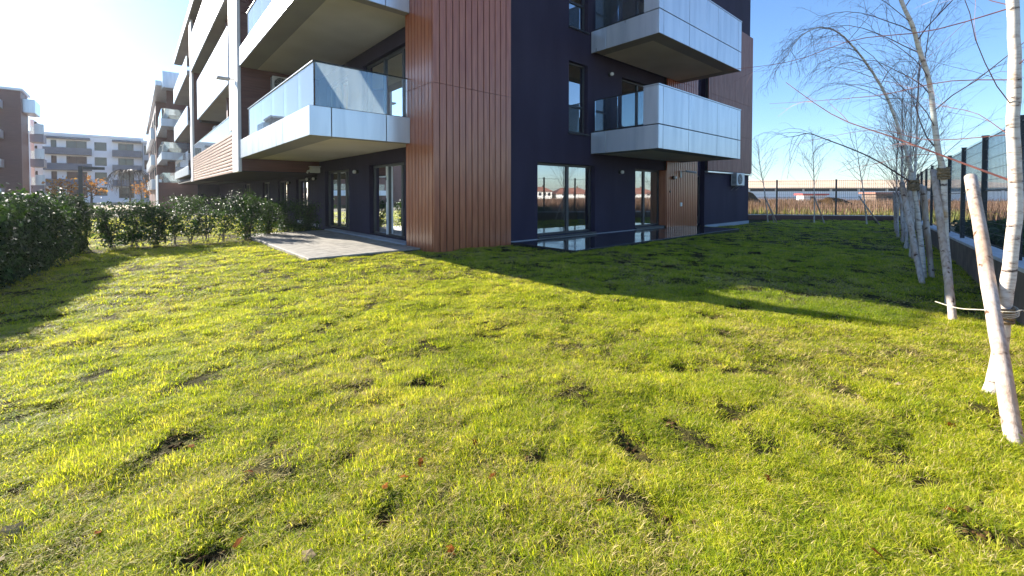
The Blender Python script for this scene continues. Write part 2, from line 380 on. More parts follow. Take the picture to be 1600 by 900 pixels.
M['reed'] = leafy('dry_reed', (.12,.065,.045), (.18,.10,.07), (.25,.16,.10), .8, .2, .15)
M['weed'] = leafy('field_weed', (.16,.19,.04), (.24,.25,.07), (.34,.28,.12), .8, .25, .15)

def grass_mat(name, straw):
    m, N, L, b = newmat(name); setb(b, None, .6, 0, .14); out = N['Material Output']
    g = N.new('ShaderNodeNewGeometry')
    n = N.new('ShaderNodeTexNoise'); n.inputs['Scale'].default_value = 1.1; n.inputs['Detail'].default_value = 4; n.inputs['Roughness'].default_value = .65
    L.new(g.outputs['Position'], n.inputs['Vector'])
    oi = N.new('ShaderNodeObjectInfo'); at = N.new('ShaderNodeAttribute'); at.attribute_name = 'rnd'
    a1 = N.new('ShaderNodeMath'); a1.operation = 'MULTIPLY_ADD'; a1.inputs[1].default_value = .62; L.new(at.outputs['Fac'], a1.inputs[0])
    a2 = N.new('ShaderNodeMath'); a2.operation = 'MULTIPLY_ADD'; a2.inputs[1].default_value = .25; a2.inputs[2].default_value = -.30; L.new(oi.outputs['Random'], a2.inputs[0])
    a3 = N.new('ShaderNodeMath'); a3.operation = 'MULTIPLY_ADD'; a3.inputs[1].default_value = .8; L.new(n.outputs['Fac'], a3.inputs[0])
    L.new(a2.outputs[0], a3.inputs[2]); L.new(a3.outputs[0], a1.inputs[2])
    r = N.new('ShaderNodeValToRGB'); e = r.color_ramp.elements
    if straw:
        e[0].position = .1; e[0].color = (.30,.25,.05,1); e[1].position = .9; e[1].color = (.62,.50,.24,1)
    else:
        e[0].position = .05; e[0].color = (.075,.145,.018,1); e[1].position = .95; e[1].color = (.72,.62,.16,1)
        x = e.new(.35); x.color = (.24,.31,.02,1); x = e.new(.65); x.color = (.46,.50,.025,1)
    L.new(a1.outputs[0], r.inputs[0]); L.new(r.outputs[0], b.inputs['Base Color'])
    t = N.new('ShaderNodeBsdfTranslucent')
    mc = N.new('ShaderNodeMix'); mc.data_type = 'RGBA'; mc.blend_type = 'MULTIPLY'; mc.inputs[0].default_value = 1
    mc.inputs[7].default_value = (1.65,1.6,.7,1) if not straw else (1.2,1.2,.9,1)
    L.new(r.outputs[0], mc.inputs[6]); L.new(mc.outputs[2], t.inputs[0])
    mx = N.new('ShaderNodeMixShader'); mx.inputs[0].default_value = .54 if not straw else .3
    L.new(b.outputs[0], mx.inputs[1]); L.new(t.outputs[0], mx.inputs[2]); L.new(mx.outputs[0], out.inputs['Surface']); return m
M['grass'] = grass_mat('grass_blade', False); M['straw'] = grass_mat('straw_blade', True)
def lawn_mat():
    m, N, L, b = newmat('lawn_soil'); setb(b, None, .95, 0, .06)
    g = N.new('ShaderNodeNewGeometry'); n = N.new('ShaderNodeTexNoise'); n.inputs['Scale'].default_value = 7; n.inputs['Detail'].default_value = 8
    L.new(g.outputs['Position'], n.inputs['Vector'])
    r = N.new('ShaderNodeValToRGB'); e = r.color_ramp.elements
    e[0].position = .33; e[0].color = (.022,.016,.007,1); e[1].position = .68; e[1].color = (.10,.075,.028,1); x = e.new(.5); x.color = (.045,.042,.012,1)
    L.new(n.outputs['Fac'], r.inputs[0]); L.new(r.outputs[0], b.inputs['Base Color'])
    n2 = N.new('ShaderNodeTexNoise'); n2.inputs['Scale'].default_value = 55; n2.inputs['Detail'].default_value = 4; L.new(g.outputs['Position'], n2.inputs['Vector'])
    bp = N.new('ShaderNodeBump'); bp.inputs['Strength'].default_value = .8; bp.inputs['Distance'].default_value = .02
    L.new(n2.outputs['Fac'], bp.inputs['Height']); L.new(bp.outputs[0], b.inputs['Normal']); return m
M['lawn'] = lawn_mat()
M['field'] = vary('dry_field', (.20,.15,.07), (.30,.22,.11), .3, .95, detail=8, bump=.6, bscale=3)
M['path'] = vary('pale_paving', (.45,.42,.38), (.55,.52,.48), 1, .8)

# ------------------------------------------------------------------ ground
def grid(xs, ys, zf):
    X, Y = np.meshgrid(xs, ys); Z = zf(X.ravel(), Y.ravel())
    V = np.stack([X.ravel(), Y.ravel(), Z], 1); nx = len(xs); ny = len(ys)
    i = (np.arange(ny-1)[:,None]*nx + np.arange(nx-1)[None,:]).ravel()
    return V, np.stack([i, i+1, i+nx+1, i+nx], 1)
V, F = grid(np.array([-880,-300,-100,-40,0,40,80,160,400,880.]), np.array([-880,-300,-100,-40,0,40,80,160,400,880.]), lambda x, y: x*0 - .42)
g = fast_mesh('ground', V, F, M['field']); g['kind'] = 'structure'
# lawn relief: finer close to the viewer
xs = np.unique(np.round(np.concatenate([np.arange(-26,-3,.5), np.arange(-3,9,.05), np.arange(9,16,.15), np.arange(16,37.1,.4)]), 3))
ys = np.unique(np.round(np.concatenate([np.arange(-9,-2,.4), np.arange(-2,8,.05), np.arange(8,17,.2), np.arange(17,60,1.0)]), 3))
V, F = grid(xs, ys, ground_z)
# cut the lawn along the boundary walls
FA = np.array([8.72-.14*2.4-2.2, -.17-.14*2.4-.31]); FC = np.array([36.45, 3.74])
def side_right(x, y, off=0.0):    # >0 inside the garden
    d = (FC - FA) / np.linalg.norm(FC - FA); n = np.array([-d[1], d[0]])
    return (x - FA[0]) * n[0] + (y - FA[1]) * n[1] - off
FD = np.array([30.32, 11.28])
def side_far(x, y, off=0.0):
    d = (FD - FC) / np.linalg.norm(FD - FC); n = np.array([-d[1], d[0]])
    return (x - FC[0]) * n[0] + (y - FC[1]) * n[1] - off
c = V[F].mean(1)
keep = (side_right(c[:,0], c[:,1]) > -.25) & (side_far(c[:,0], c[:,1]) > -.3)
g = fast_mesh('lawn', V, F[keep], M['lawn']); g['kind'] = 'structure'
g.data.polygons.foreach_set('use_smooth', [True]*len(g.data.polygons))

# ------------------------------------------------------------------ wall / window builders
def P3(ax, off, a, b):   # ax 'v': plane y=off, a=x ; ax 'u': plane x=off, a=y ; b=z
    return (a, off, b) if ax == 'v' else (off, a, b)
def wall(mb, ax, off, th, a0, a1, b0, b1, ops=()):
    """wall shell with real openings; th = thickness inwards (positive axis)"""
    A = sorted({a0, a1, *[o[0] for o in ops], *[o[1] for o in ops]}); B = sorted({b0, b1, *[o[2] for o in ops], *[o[3] for o in ops]})
    A = [a for a in A if a0 <= a <= a1]; B = [b for b in B if b0 <= b <= b1]
    def isop(a, b): return any(o[0] < a < o[1] and o[2] < b < o[3] for o in ops)
    for o_, flip in ((off, 0), (off + th, 1)):
        for i in range(len(A)-1):
            for j in range(len(B)-1):
                if isop((A[i]+A[i+1])/2, (B[j]+B[j+1])/2): continue
                q = [P3(ax,o_,A[i],B[j]), P3(ax,o_,A[i+1],B[j]), P3(ax,o_,A[i+1],B[j+1]), P3(ax,o_,A[i],B[j+1])]
                mb.add(q, [(0,1,2,3)] if (flip == 0) == (ax == 'v') else [(3,2,1,0)])
    rects = [(a0,a1,b0,b1)] + list(ops)
    for (p,q,r,s) in rects:
        for (pa,pb),(qa,qb) in (((p,r),(q,r)),((q,r),(q,s)),((q,s),(p,s)),((p,s),(p,r))):
            mb.add([P3(ax,off,pa,pb), P3(ax,off,qa,qb), P3(ax,off+th,qa,qb), P3(ax,off+th,pa,pb)], [(0,1,2,3)])
def pbox(mb, ax, o0, o1, a0, a1, b0, b1, bev=0):
    f = (lambda *k: mb.bbox(*k, bv=bev)) if bev else mb.box
    if ax == 'v': f(a0, a1, o0, o1, b0, b1)
    else: f(o0, o1, a0, a1, b0, b1)
def window(parent, ax, off, a0, a1, b0, b1, mull=(), trans=(), fw=.06, fm='frame', gm='glass', name='window', depth=.07):
    mb = MB(); e = .003
    pbox(mb, ax, off, off+depth, a0+e, a0+fw, b0+e, b1-e, .004); pbox(mb, ax, off, off+depth, a1-fw, a1-e, b0+e, b1-e, .004)
    pbox(mb, ax, off, off+depth, a0+fw, a1-fw, b0+e, b0+fw, .004); pbox(mb, ax, off, off+depth, a0+fw, a1-fw, b1-fw, b1-e, .004)
    for m_ in mull: pbox(mb, ax, off-.01, off+depth-.004, m_-fw*.75, m_+fw*.75, b0+fw, b1-fw, .004)
    for t_ in trans: pbox(mb, ax, off-.006, off+depth-.006, a0+fw, a1-fw, t_-fw*.6, t_+fw*.6, .004)
    w = mb.build(name, M[fm], parent)
    edges = [a0+fw*.5] + sorted(mull) + [a1-fw*.5]
    te = [b0+fw*.5] + sorted(trans) + [b1-fw*.5]
    for i in range(len(edges)-1):
        for j in range(len(te)-1):
            mb = MB(); o = off + depth*.5 + (i % 2)*.008
            pbox(mb, ax, o, o+.002, edges[i], edges[i+1], te[j], te[j+1])
            mb2 = MB(); q = [P3(ax,o,edges[i],te[j]), P3(ax,o,edges[i+1],te[j]), P3(ax,o,edges[i+1],te[j+1]), P3(ax,o,edges[i],te[j+1])]
            mb2.add(q, [(0,1,2,3)]); mb2.build('glass_pane', M[gm], w)
    return w

# ------------------------------------------------------------------ main apartment building
B = thing('apartment_building', 'dark purple apartment block with brown wood cladding and silver balconies, nearest in the middle', 'apartment building', (8, 14, 0))
LV = [2.87, 6.37, 9.87]; TOP = 13.37
# --- right-hand facade (plane y = 9.5)
ops_r = [(9.42,12.30,.16,2.50), (14.85,16.98,.16,2.50), (19.8,20.86,-.1,9.6)]
for z in (3.5, 7.0, 10.5): ops_r += [(10.88,11.86,z+.07,z+2.44), (13.9,16.6,z+.16,z+2.42)]
mb = MB(); wall(mb, 'v', 9.5, .32, 8.245, 26.4, -.35, TOP, ops_r)
wall(mb, 'u', 26.08, .32, 9.83, 24.0, -.35, TOP)           # far end
# --- left-hand facade (plane x = 5.98)
ops_l = [(11.6,14.12,.14,2.46), (15.95,18.62,.14,2.44)]
for z in (3.5, 7.0, 10.5): ops_l += [(11.15,14.6,z+.16,z+2.42), (15.95,18.3,z+.16,z+2.42)]
wall(mb, 'u', 5.98, .30, 10.84, 19.5, -.2, TOP, ops_l)
wall(mb, 'u', 6.32, .30, 19.5, 56, -.2, 2.4, [(22.2,24.2,.14,2.25),(26.0,28.0,.14,2.25),(30,32,.14,2.25),(36,38.2,.14,2.25)])
mb.box(5.99, 6.6, 19.42, 19.5, -.2, 2.4)
# upper recess walls of the long wing
ops_b = [(24.7,27.5,3.7,6.0),(24.7,27.5,7.2,9.5),(29.5,33,3.7,6.0),(29.5,33,7.2,9.5),(24.7,27.5,10.7,13.0),(29.5,33,10.7,13.0)]
wall(mb, 'u', 4.6, .3, 24.5, 36.4, 2.4, TOP, ops_b)
ops_d = [(40,42.5,z+.1,z+2.4) for z in (3.6,7.1,10.6)] + [(45,48,z+.1,z+2.4) for z in (3.6,7.1,10.6)]
wall(mb, 'u', 4.6, .3, 37.8, 51, 2.4, TOP, ops_d)
wall(mb, 'v', 51, .3, 4.6, 16, -.2, TOP)
wall(mb, 'v', 23.9, .3, 7, 26.4, -.2, TOP)
mb.build('wall', M['purple'], B)
# bay next to the near fin
mb = MB(); wall(mb, 'u', 3.36, .25, 21.2, 24.5, 2.45, TOP, [(21.6,24.2,3.7,6.1),(21.6,24.2,7.2,9.6),(21.6,24.2,10.7,13.0)])
mb.box(3.62, 4.6, 24.3, 24.5, 2.45, TOP)
mb.build('bay_wall', M['maroon'], B)
# floor slabs and rooms
mb = MB()
for z in (-.05, 2.95, 6.45, 9.95): mb.box(6.29, 26.05, 9.83, 23.9, z, z+.2); mb.box(6.63, 16, 24.2, 51, z, z+.2)
for z in (6.45, 9.95): mb.box(4.91, 6.62, 19.8, 50.9, z, z+.2)
for u in (12.6, 13.5, 17.5): mb.box(u, u+.12, 9.83, 23.8, .15, 13.3)
mb.box(6.4, 26, 14.8, 14.95, .15, 13.3); mb.box(9.6, 9.72, 10, 23.8, .15, 13.3)
mb.build('interior_partition', M['room'], B)
# roof
mb = MB(); mb.bbox(2.85, 27.0, 9.1, 50.2, TOP, TOP+.5, bv=.02)
mb.build('roof', [M['alu']], B)
mb = MB(); mb.box(2.9, 26.9, 9.15, 50.1, TOP-.03, TOP-.003); mb.build('roof_soffit', M['soffitgrey'], B)

# --- windows of the right facade
window(B, 'v', 9.68, 9.42, 12.30, .16, 2.50, mull=[11.02], fw=.08)
window(B, 'v', 9.68, 14.85, 16.98, .16, 2.50, mull=[15.75], fw=.08)
for z in (3.5, 7.0, 10.5):
    window(B, 'v', 9.64, 10.88, 11.86, z+.07, z+2.44, trans=[z+.98], mull=[], fw=.06)
    window(B, 'v', 9.66, 13.9, 16.6, z+.16, z+2.42, mull=[15.2], fw=.07)
for z0, z1 in ((-.0, 2.4), (3.6, 6.0), (7.1, 9.5)):
    window(B, 'v', 9.72, 19.82, 20.84, z0+.05, z1, fw=.07)
for z0, z1 in ((2.42, 3.62), (6.02, 7.12)): MB().box(19.81, 20.85, 9.70, 9.80, z0, z1).build('spandrel', M['purple'], B)
# sills / skirting
for a0, a1 in ((9.40,12.32),(14.83,16.98)): MB().bbox(a0, a1, 9.42, 9.70, .10, .157, bv=.006).build('window_sill', M['frame'], B)
for z in (3.5, 7.0): MB().bbox(10.84, 11.90, 9.44, 9.66, z+.01, z+.065, bv=.005).build('window_sill', M['frame'], B)
MB().bbox(8.30, 16.98, 9.455, 9.497, -.1, .099, bv=.005).build('plinth', M['render_grey'], B)
MB().bbox(20.9, 26.4, 9.455, 9.497, -.4, -.02, bv=.005).build('plinth', M['render_grey'], B)
# --- windows of the left facade
w = window(B, 'u', 6.12, 11.6, 14.12, .14, 2.46, mull=[12.0, 13.0], fw=.08)
window(B, 'u', 6.12, 15.95, 18.62, .14, 2.44, mull=[16.6, 17.5], fw=.08)
for z in (3.5, 7.0, 10.5):
    window(B, 'u', 6.12, 11.15, 14.6, z+.16, z+2.42, mull=[11.9, 13.2], fw=.08)
    window(B, 'u', 6.12, 15.95, 18.3, z+.16, z+2.42, mull=[17.1], fw=.08)
for a in (22.2, 26.0, 30, 36): window(B, 'u', 6.45, a, a+2, .14, 2.25, mull=[a+1], fw=.08)
for (a0,a1,b0,b1) in ops_b + ops_d: window(B, 'u', 4.72, a0, a1, b0, b1, mull=[(a0+a1)/2], fw=.08)
for z in (3.7, 7.2, 10.7): window(B, 'u', 3.46, 21.6, 24.2, z, z+2.4 if z<10 else 13.0, mull=[22.5], fw=.08)
# open door leaf with white edge, seen end-on in the near doorway
mb = MB(); mb.bbox(6.055, 6.115, 12.94, 13.0, .2, 2.38, bv=.004); dl = mb.build('door_leaf', M['framewhite'], B)
for zz in (.6, 1.3, 2.0): MB().lathe([(.012,0),(.012,.12)], (6.045, 12.965, zz-.06), (0,0,1), 8).build('hinge', M['frame'], dl)
# curtains
for (a0, a1, zz) in ((13.05,14.0,.2),(16.7,17.4,.2),(12.1,12.8,.2),(13.3,14.4,3.7),(16.1,17,3.7)):
    mb = MB(); P = [(6.42 + .03*math.sin(i*1.9), a0 + (a1-a0)*i/40) for i in range(41)]
    for i in range(40):
        mb.add([(*P[i], zz), (*P[i+1], zz), (*P[i+1], zz+2.2), (*P[i], zz+2.2)], [(0,1,2,3)])
    mb.build('curtain', M['curtain'], B)
for (a0, a1, zz) in ((11.9,12.25,.2),(16.45,16.9,.2)):
    mb = MB(); P = [(a0 + (a1-a0)*i/30, 9.98 + .025*math.sin(i*2.1)) for i in range(31)]
    for i in range(30):
        mb.add([(*P[i], zz), (*P[i+1], zz), (*P[i+1], zz+2.25), (*P[i], zz+2.25)], [(0,1,2,3)])
    mb.build('curtain', M['curtain'], B)

# --- wood-clad corner tower: boards with dark joints
mb = MB(); mb.box(5.66, 8.22, 9.43, 10.80, -.2, TOP-.04); mb.build('corner_core', M['joint'], B)
mb = MB()
def boards_v(mb, off, a0, a1, z0, z1, w, gap, ax='v', th=.03, joints=(), jit=True):
    n = max(1, round((a1-a0)/w)); w = (a1-a0)/n
    zz = [z0] + [j for j in joints if z0 < j < z1] + [z1]
    for i in range(n):
        for k in range(len(zz)-1):
            j = random.uniform(-.0015, .0015)
            pbox(mb, ax, off+j, off+th, a0+i*w+gap/2, a0+(i+1)*w-gap/2, zz[k]+(.004 if k else 0), zz[k+1]-(.004 if k < len(zz)-2 else 0), .003)
boards_v(mb, 9.40, 5.63, 8.245, -.12, TOP-.04, .20, .026, 'v', .032, (4.3, 8.0, 11.5))
boards_v(mb, 5.63, 9.435, 10.83, -.12, TOP-.04, .165, .020, 'u', .032, (4.3, 8.0, 11.5))
mb.build('corner_cladding', M['wood'], B)
# wood wall between the windows and the dark strip, and its reveal
mb = MB(); mb.box(17.0, 19.79, 9.40, 9.497, -.05, 13.0); mb.build('panel_core', M['joint'], B)
mb = MB(); boards_v(mb, 9.34, 16.99, 19.79, -.02, 13.0, .165, .05, 'v', .058, (2.9, 6.4)); mb.build('wood_panel', M['wood'], B)
mb = MB(); mb.box(16.94, 16.985, 9.36, 9.675, .16, 2.50); mb.build('wood_reveal', M['wood'], B)
# far cladding above the purple base
mb = MB(); mb.box(20.88, 26.42, 9.40, 9.497, 2.62, 10.3); mb.build('cladding_core', M['joint'], B)
mb = MB(); boards_v(mb, 9.34, 20.88, 26.44, 2.66, 10.3, .15, .055, 'v', .055, (4.6, 6.4)); mb.build('pale_cladding', M['woodlight'], B)
mb = MB(); mb.bbox(20.86, 26.46, 9.33, 9.497, 2.55, 2.618, bv=.005); mb.build('drip_trim', M['cap'], B)

# --- balconies
def split_band(mb, ax, off, th, a0, a1, z0, z1, seams, gap=.022):
    e = [a0] + [s for s in seams if a0 < s < a1] + [a1]
    for i in range(len(e)-1):
        pbox(mb, ax, off, off+th, e[i]+(gap/2 if i else 0), e[i+1]-(gap/2 if i < len(e)-2 else 0), z0, z1, .005)
def glass_run(parent, ax, off, a0, a1, z0, z1, seams, gm='railglass'):
    e = [a0] + [s for s in seams if a0 < s < a1] + [a1]
    for i in range(len(e)-1):
        mb = MB(); pbox(mb, ax, off, off+.012, e[i]+.006, e[i+1]-.006, z0, z1)
        mb.build('glass_panel', M[gm], parent)
def right_balcony(zb):
    u0, u1, v0, v1 = 12.01, 18.26, 6.89, 9.34
    mb = MB(); mb.box(u0+.05, u1-.05, v0+.05, v1, zb+.02, zb+.66)
    o = mb.build('balcony', M['joint'], B)
    mb = MB(); mb.box(u0+.02, u1-.02, v0+.02, v0+.5, zb, zb+.017); mb.box(u0+.02, u0+.5, v0+.503, v1, zb, zb+.017); mb.box(u1-.5, u1-.02, v0+.503, v1, zb, zb+.017)
    mb.build('soffit_border', M['soffitgrey'], o)
    mb = MB(); mb.box(u0+.503, u1-.503, v0+.503, v1, zb, zb+.014); mb.build('soffit', M['soffit'], o)
    seams = [12.28, 13.93, 16.11, 17.97]; mb = MB()
    split_band(mb, 'v', v0, .045, u0, u1, zb, zb+.73, seams); split_band(mb, 'v', v0, .045, u0, u1, zb+.757, zb+1.93, seams)
    mb.box(u0+.05, u1-.05, v0+.05, v0+.09, zb+.66, zb+1.92) if 0 else None
    split_band(mb, 'u', u0, .045, v0+.047, v1+.13, zb, zb+.73, [8.85])
    pbox(mb, 'u', u0, u0+.045, v0+.047, 7.42, zb+.757, zb+1.93, .005)
    split_band(mb, 'u', u1-.045, .045, v0+.047, v1-.02, zb, zb+.73, [8.0]); pbox(mb, 'u', u1-.045, u1, v0+.047, v1-.02, zb+.757, zb+1.93, .005)
    mb.build('cladding_panel', M['alu'], o)
    mb = MB(); mb.box(u0+.05, u1-.05, v0+.05, v0+.1, zb+.67, zb+1.92); mb.box(u0+.05, u0+.1, v0+.11, 7.41, zb+.67, zb+1.92); mb.build('parapet_core', M['joint'], o)
    mb = MB(); mb.bbox(u0-.015, u1+.015, v0-.015, v0+.13, zb+1.935, zb+1.975, bv=.006); mb.bbox(u0-.015, u0+.12, v0+.132, 7.43, zb+1.935, zb+1.975, bv=.006); mb.build('coping', M['cap'], o)
    glass_run(o, 'u', u0+.03, 7.44, 9.32, zb+.78, zb+1.83, [8.4])
    mb = MB(); mb.bbox(u0+.015, u0+.055, 7.43, 9.34, zb+1.832, zb+1.855, bv=.004); mb.bbox(u0+.01, u0+.06, 7.43, 9.34, zb+.735, zb+.778, bv=.004); mb.build('handrail', M['railblack'], o)
    return o
for z in (2.9, 6.4, 9.9): right_balcony(z)
def left_balcony(zb, gm):
    u0, u1, v0, v1 = 3.06, 5.97, 10.57, 19.28
    mb = MB(); mb.box(u0+.05, u1, v0+.28, v1, zb+.02, zb+.66); mb.box(u0+.05, 5.62, v0+.05, v0+.28, zb+.02, zb+.66); o = mb.build('balcony', M['joint'], B)
    mb = MB(); mb.box(u0+.02, 5.62, v0+.02, v0+.27, zb, zb+.017); mb.box(u0+.02, u0+.62, v0+.273, v1, zb, zb+.017); mb.build('soffit_border', M['soffitgrey'], o)
    mb = MB(); mb.box(u0+.623, u1, v0+.273, v1, zb, zb+.014); mb.build('soffit', M['soffit'], o)
    mb = MB(); split_band(mb, 'v', v0, .045, u0, 5.625, zb, zb+.69, [3.56, 4.95]); split_band(mb, 'u', u0, .045, v0+.047, v1, zb, zb+.69, [11.7+1.25*i for i in range(6)], gap=.014)
    mb.build('cladding_panel', M['alu'], o)
    glass_run(o, 'v', v0+.14, u0+.17, 5.60, zb+.72, zb+1.75, [], gm); glass_run(o, 'u', u0+.14, v0+.155, v1-.9, zb+.72, zb+1.75, [12.0,13.4,14.8,16.2,17.4], gm)
    mb = MB(); mb.bbox(u0+.11, 5.62, v0+.11, v0+.17, zb+1.752, zb+1.775, bv=.004); mb.bbox(u0+.11, 5.62, v0+.10, v0+.18, zb+.692, zb+.72, bv=.004)
    mb.build('handrail', M['railblack'], o)
    mb = MB(); mb.bbox(u0+.11, u0+.17, v0+.175, v1-.9, zb+1.752, zb+1.775, bv=.004); mb.bbox(u0+.10, u0+.18, v0+.185, v1-.9, zb+.692, zb+.72, bv=.004)
    mb.build('side_handrail', M['cap'], o)
    return o
left_balcony(2.87, 'railglassdirty'); left_balcony(6.37, 'railglassdirty'); left_balcony(9.87, 'railglassdirty')

# --- long wing: fins, end wall, parapets
mb = MB(); mb.box(3.09, 5.97, 19.33, 19.45, 2.42, TOP-.04); mb.box(3.09, 6.3, 19.46, 51, 2.42, 2.60)
for zz in (5.9, 9.4): mb.box(3.4, 4.58, 21, 36.3, zz+.5, zz+.68)
mb.build('wing_floor', M['joint'], B)
mb = MB()
n = 27; h = (TOP-.04-2.42)/n
for i in range(n): mb.bbox(3.13, 5.97, 19.30, 19.33, 2.40+i*h+.004, 2.40+(i+1)*h-.004, bv=.003)
for i in range(3): pass
mb.build('end_wall_boards', M['maroon'], B)
mb = MB(); mb.box(3.1, 6.3, 19.5, 36.4, 2.385, 2.417); mb.build('wing_soffit', M['purple'], B)
mb = MB(); mb.bbox(3.0, 3.12, 19.29, 20.55, 2.36, TOP-.03, bv=.01); mb.bbox(3.005, 3.10, 20.545, 21.2, 4.1, TOP-.035, bv=.01); mb.build('fin', M['finpaint'], B)
MB().bbox(3.0, 3.12, 36.4, 37.7, 2.36, TOP-.03, bv=.01).build('fin', M['finpaint'], B)
mb = MB(); mb.box(3.12, 4.6, 36.4, 37.6, 2.42, TOP-.03); mb.build('fin_wall', M['maroon'], B)
mb = MB(); ns = 11; hh = (4.02-2.36)/ns
for i in range(ns): mb.bbox(3.03+.0, 3.075, 20.56, 36.39, 2.36+i*hh+.022, 2.36+(i+1)*hh-.022, bv=.006)
mb.build('slat_panel', M['woodh'], B)
mb = MB(); mb.box(3.08, 3.12, 20.56, 36.39, 2.37, 4.0); mb.build('slat_backing', M['joint'], B)
o = MB().box(3.13, 4.55, 20.6, 36.38, 3.3, 3.5).build('loggia', M['soffitgrey'], B)
glass_run(o, 'u', 3.07, 21.0, 36.35, 4.03, 4.75, [23,25,27,29,31,33], 'railglassdirty')
MB().bbox(3.05, 3.10, 20.9, 36.38, 4.752, 4.79, bv=.005).build('handrail', M['cap'], o)
for (zb, a0, a1, zt) in ((6.05, 21.15, 32.6, 8.42), (9.75, 21.15, 36.4, 12.1)):
    o = MB().box(3.0, 4.55, a0, a1, zb+.01, zb+.3).build('parapet', M['soffitgrey'], B)
    mb = MB(); sm = [a0+2.2*i for i in range(1,8)]
    split_band(mb, 'u', 2.96, .06, a0, a1, zb, zb+1.15, sm, .012); split_band(mb, 'u', 2.96, .06, a0, a1, zb+1.165, zt, sm, .012)
    mb.bbox(3.02, 3.4, a1-.04, a1+.0, zb+.31, zt, bv=.004)
    mb.build('cladding_panel', M['alu'], o)
for zb in (2.87, 6.37, 9.87):
    o = MB().box(2.9, 4.58, 37.72, 50.9, zb, zb+.3).build('far_balcony', M['soffitgrey'], B)
    mb = MB(); split_band(mb, 'u', 2.84, .05, 37.7, 50.9, zb-.02, zb+ (1.3 if zb > 3 else .6), [40,43,46,49], .012); mb.bbox(2.89, 4.5, 50.86, 50.92, zb, zb+.6, bv=.004); mb.build('cladding_panel', M['alu'], o)
    if zb < 3: glass_run(o, 'u', 2.88, 37.9, 50.8, zb+.63, zb+1.7, [40,43,46,49], 'railglassdirty')

# --- terraces
t = MB()
t.bbox(2.85, 5.62, 10.02, 17.6, -.12, .08, bv=.008); t.bbox(5.62, 5.975, 10.86, 17.6, -.12, .08, bv=.008)
o = t.build('terrace', M['drytile'], None, (4.4, 13.8, 0)); eg = MB(); eg.box(2.842, 5.615, 10.012, 10.019, -.12, .045); eg.build('edge_strip', M['joint'], o); tag(o, 'pale grey tiled terrace slab under the left balcony', 'terrace')
t = MB(); t.bbox(5.60, 5.978, 10.86, 17.55, .081, .12, bv=.006); t.build('step', M['render_grey'], o)
t = MB(); t.bbox(8.26, 18.6, 7.02, 9.45, -.15, .08, bv=.008)
o = t.build('terrace', M['wettile'], None, (13, 8.2, 0)); tag(o, 'dark wet glossy tiled terrace along the purple wall', 'terrace')

# --- wall fittings
def wall_lamp(p, ax, label):
    t = thing('wall_lamp', label, 'wall lamp', p, 'round wall lamps')
    n = (0,-1,0) if ax == 'v' else (-1,0,0)
    MB().lathe([(.075,.0),(.08,.01),(.08,.07),(.07,.085)], p, n, 18).build('lamp_base', M['black'], t, smooth=False)
    q = np.array(p) + np.array(n)*.085
    MB().lathe([(.055,0),(.066,.02),(.07,.05),(.058,.08),(.03,.10),(.01,.105)], q, n, 18).build('lamp_globe', M['lampwhite'], t, smooth=True)
wall_lamp((13.78, 9.50, 2.32), 'v', 'round white wall lamp on the purple wall between the two ground floor windows')
wall_lamp((13.10, 9.50, 5.86), 'v', 'round white wall lamp on the purple wall above the lower right balcony')
wall_lamp((17.50, 9.36, 2.20), 'v', 'round white wall lamp on the wood panel under the lower right balcony')
wall_lamp((5.98, 15.1, 2.28), 'u', 'round white wall lamp between the two left terrace doors')
wall_lamp((6.32, 20.9, 2.2), 'u', 'round white wall lamp beside the white vent box past the left terrace')
wall_lamp((6.32, 21.9, 2.2), 'u', 'round white wall lamp just before the shaded window past the left terrace')
wall_lamp((6.32, 25.3, 2.1), 'u', 'round white wall lamp between the two shaded windows behind the bushes')
wall_lamp((13.1, 9.50, 9.36), 'v', 'round white wall lamp on the purple wall above the upper right balcony')
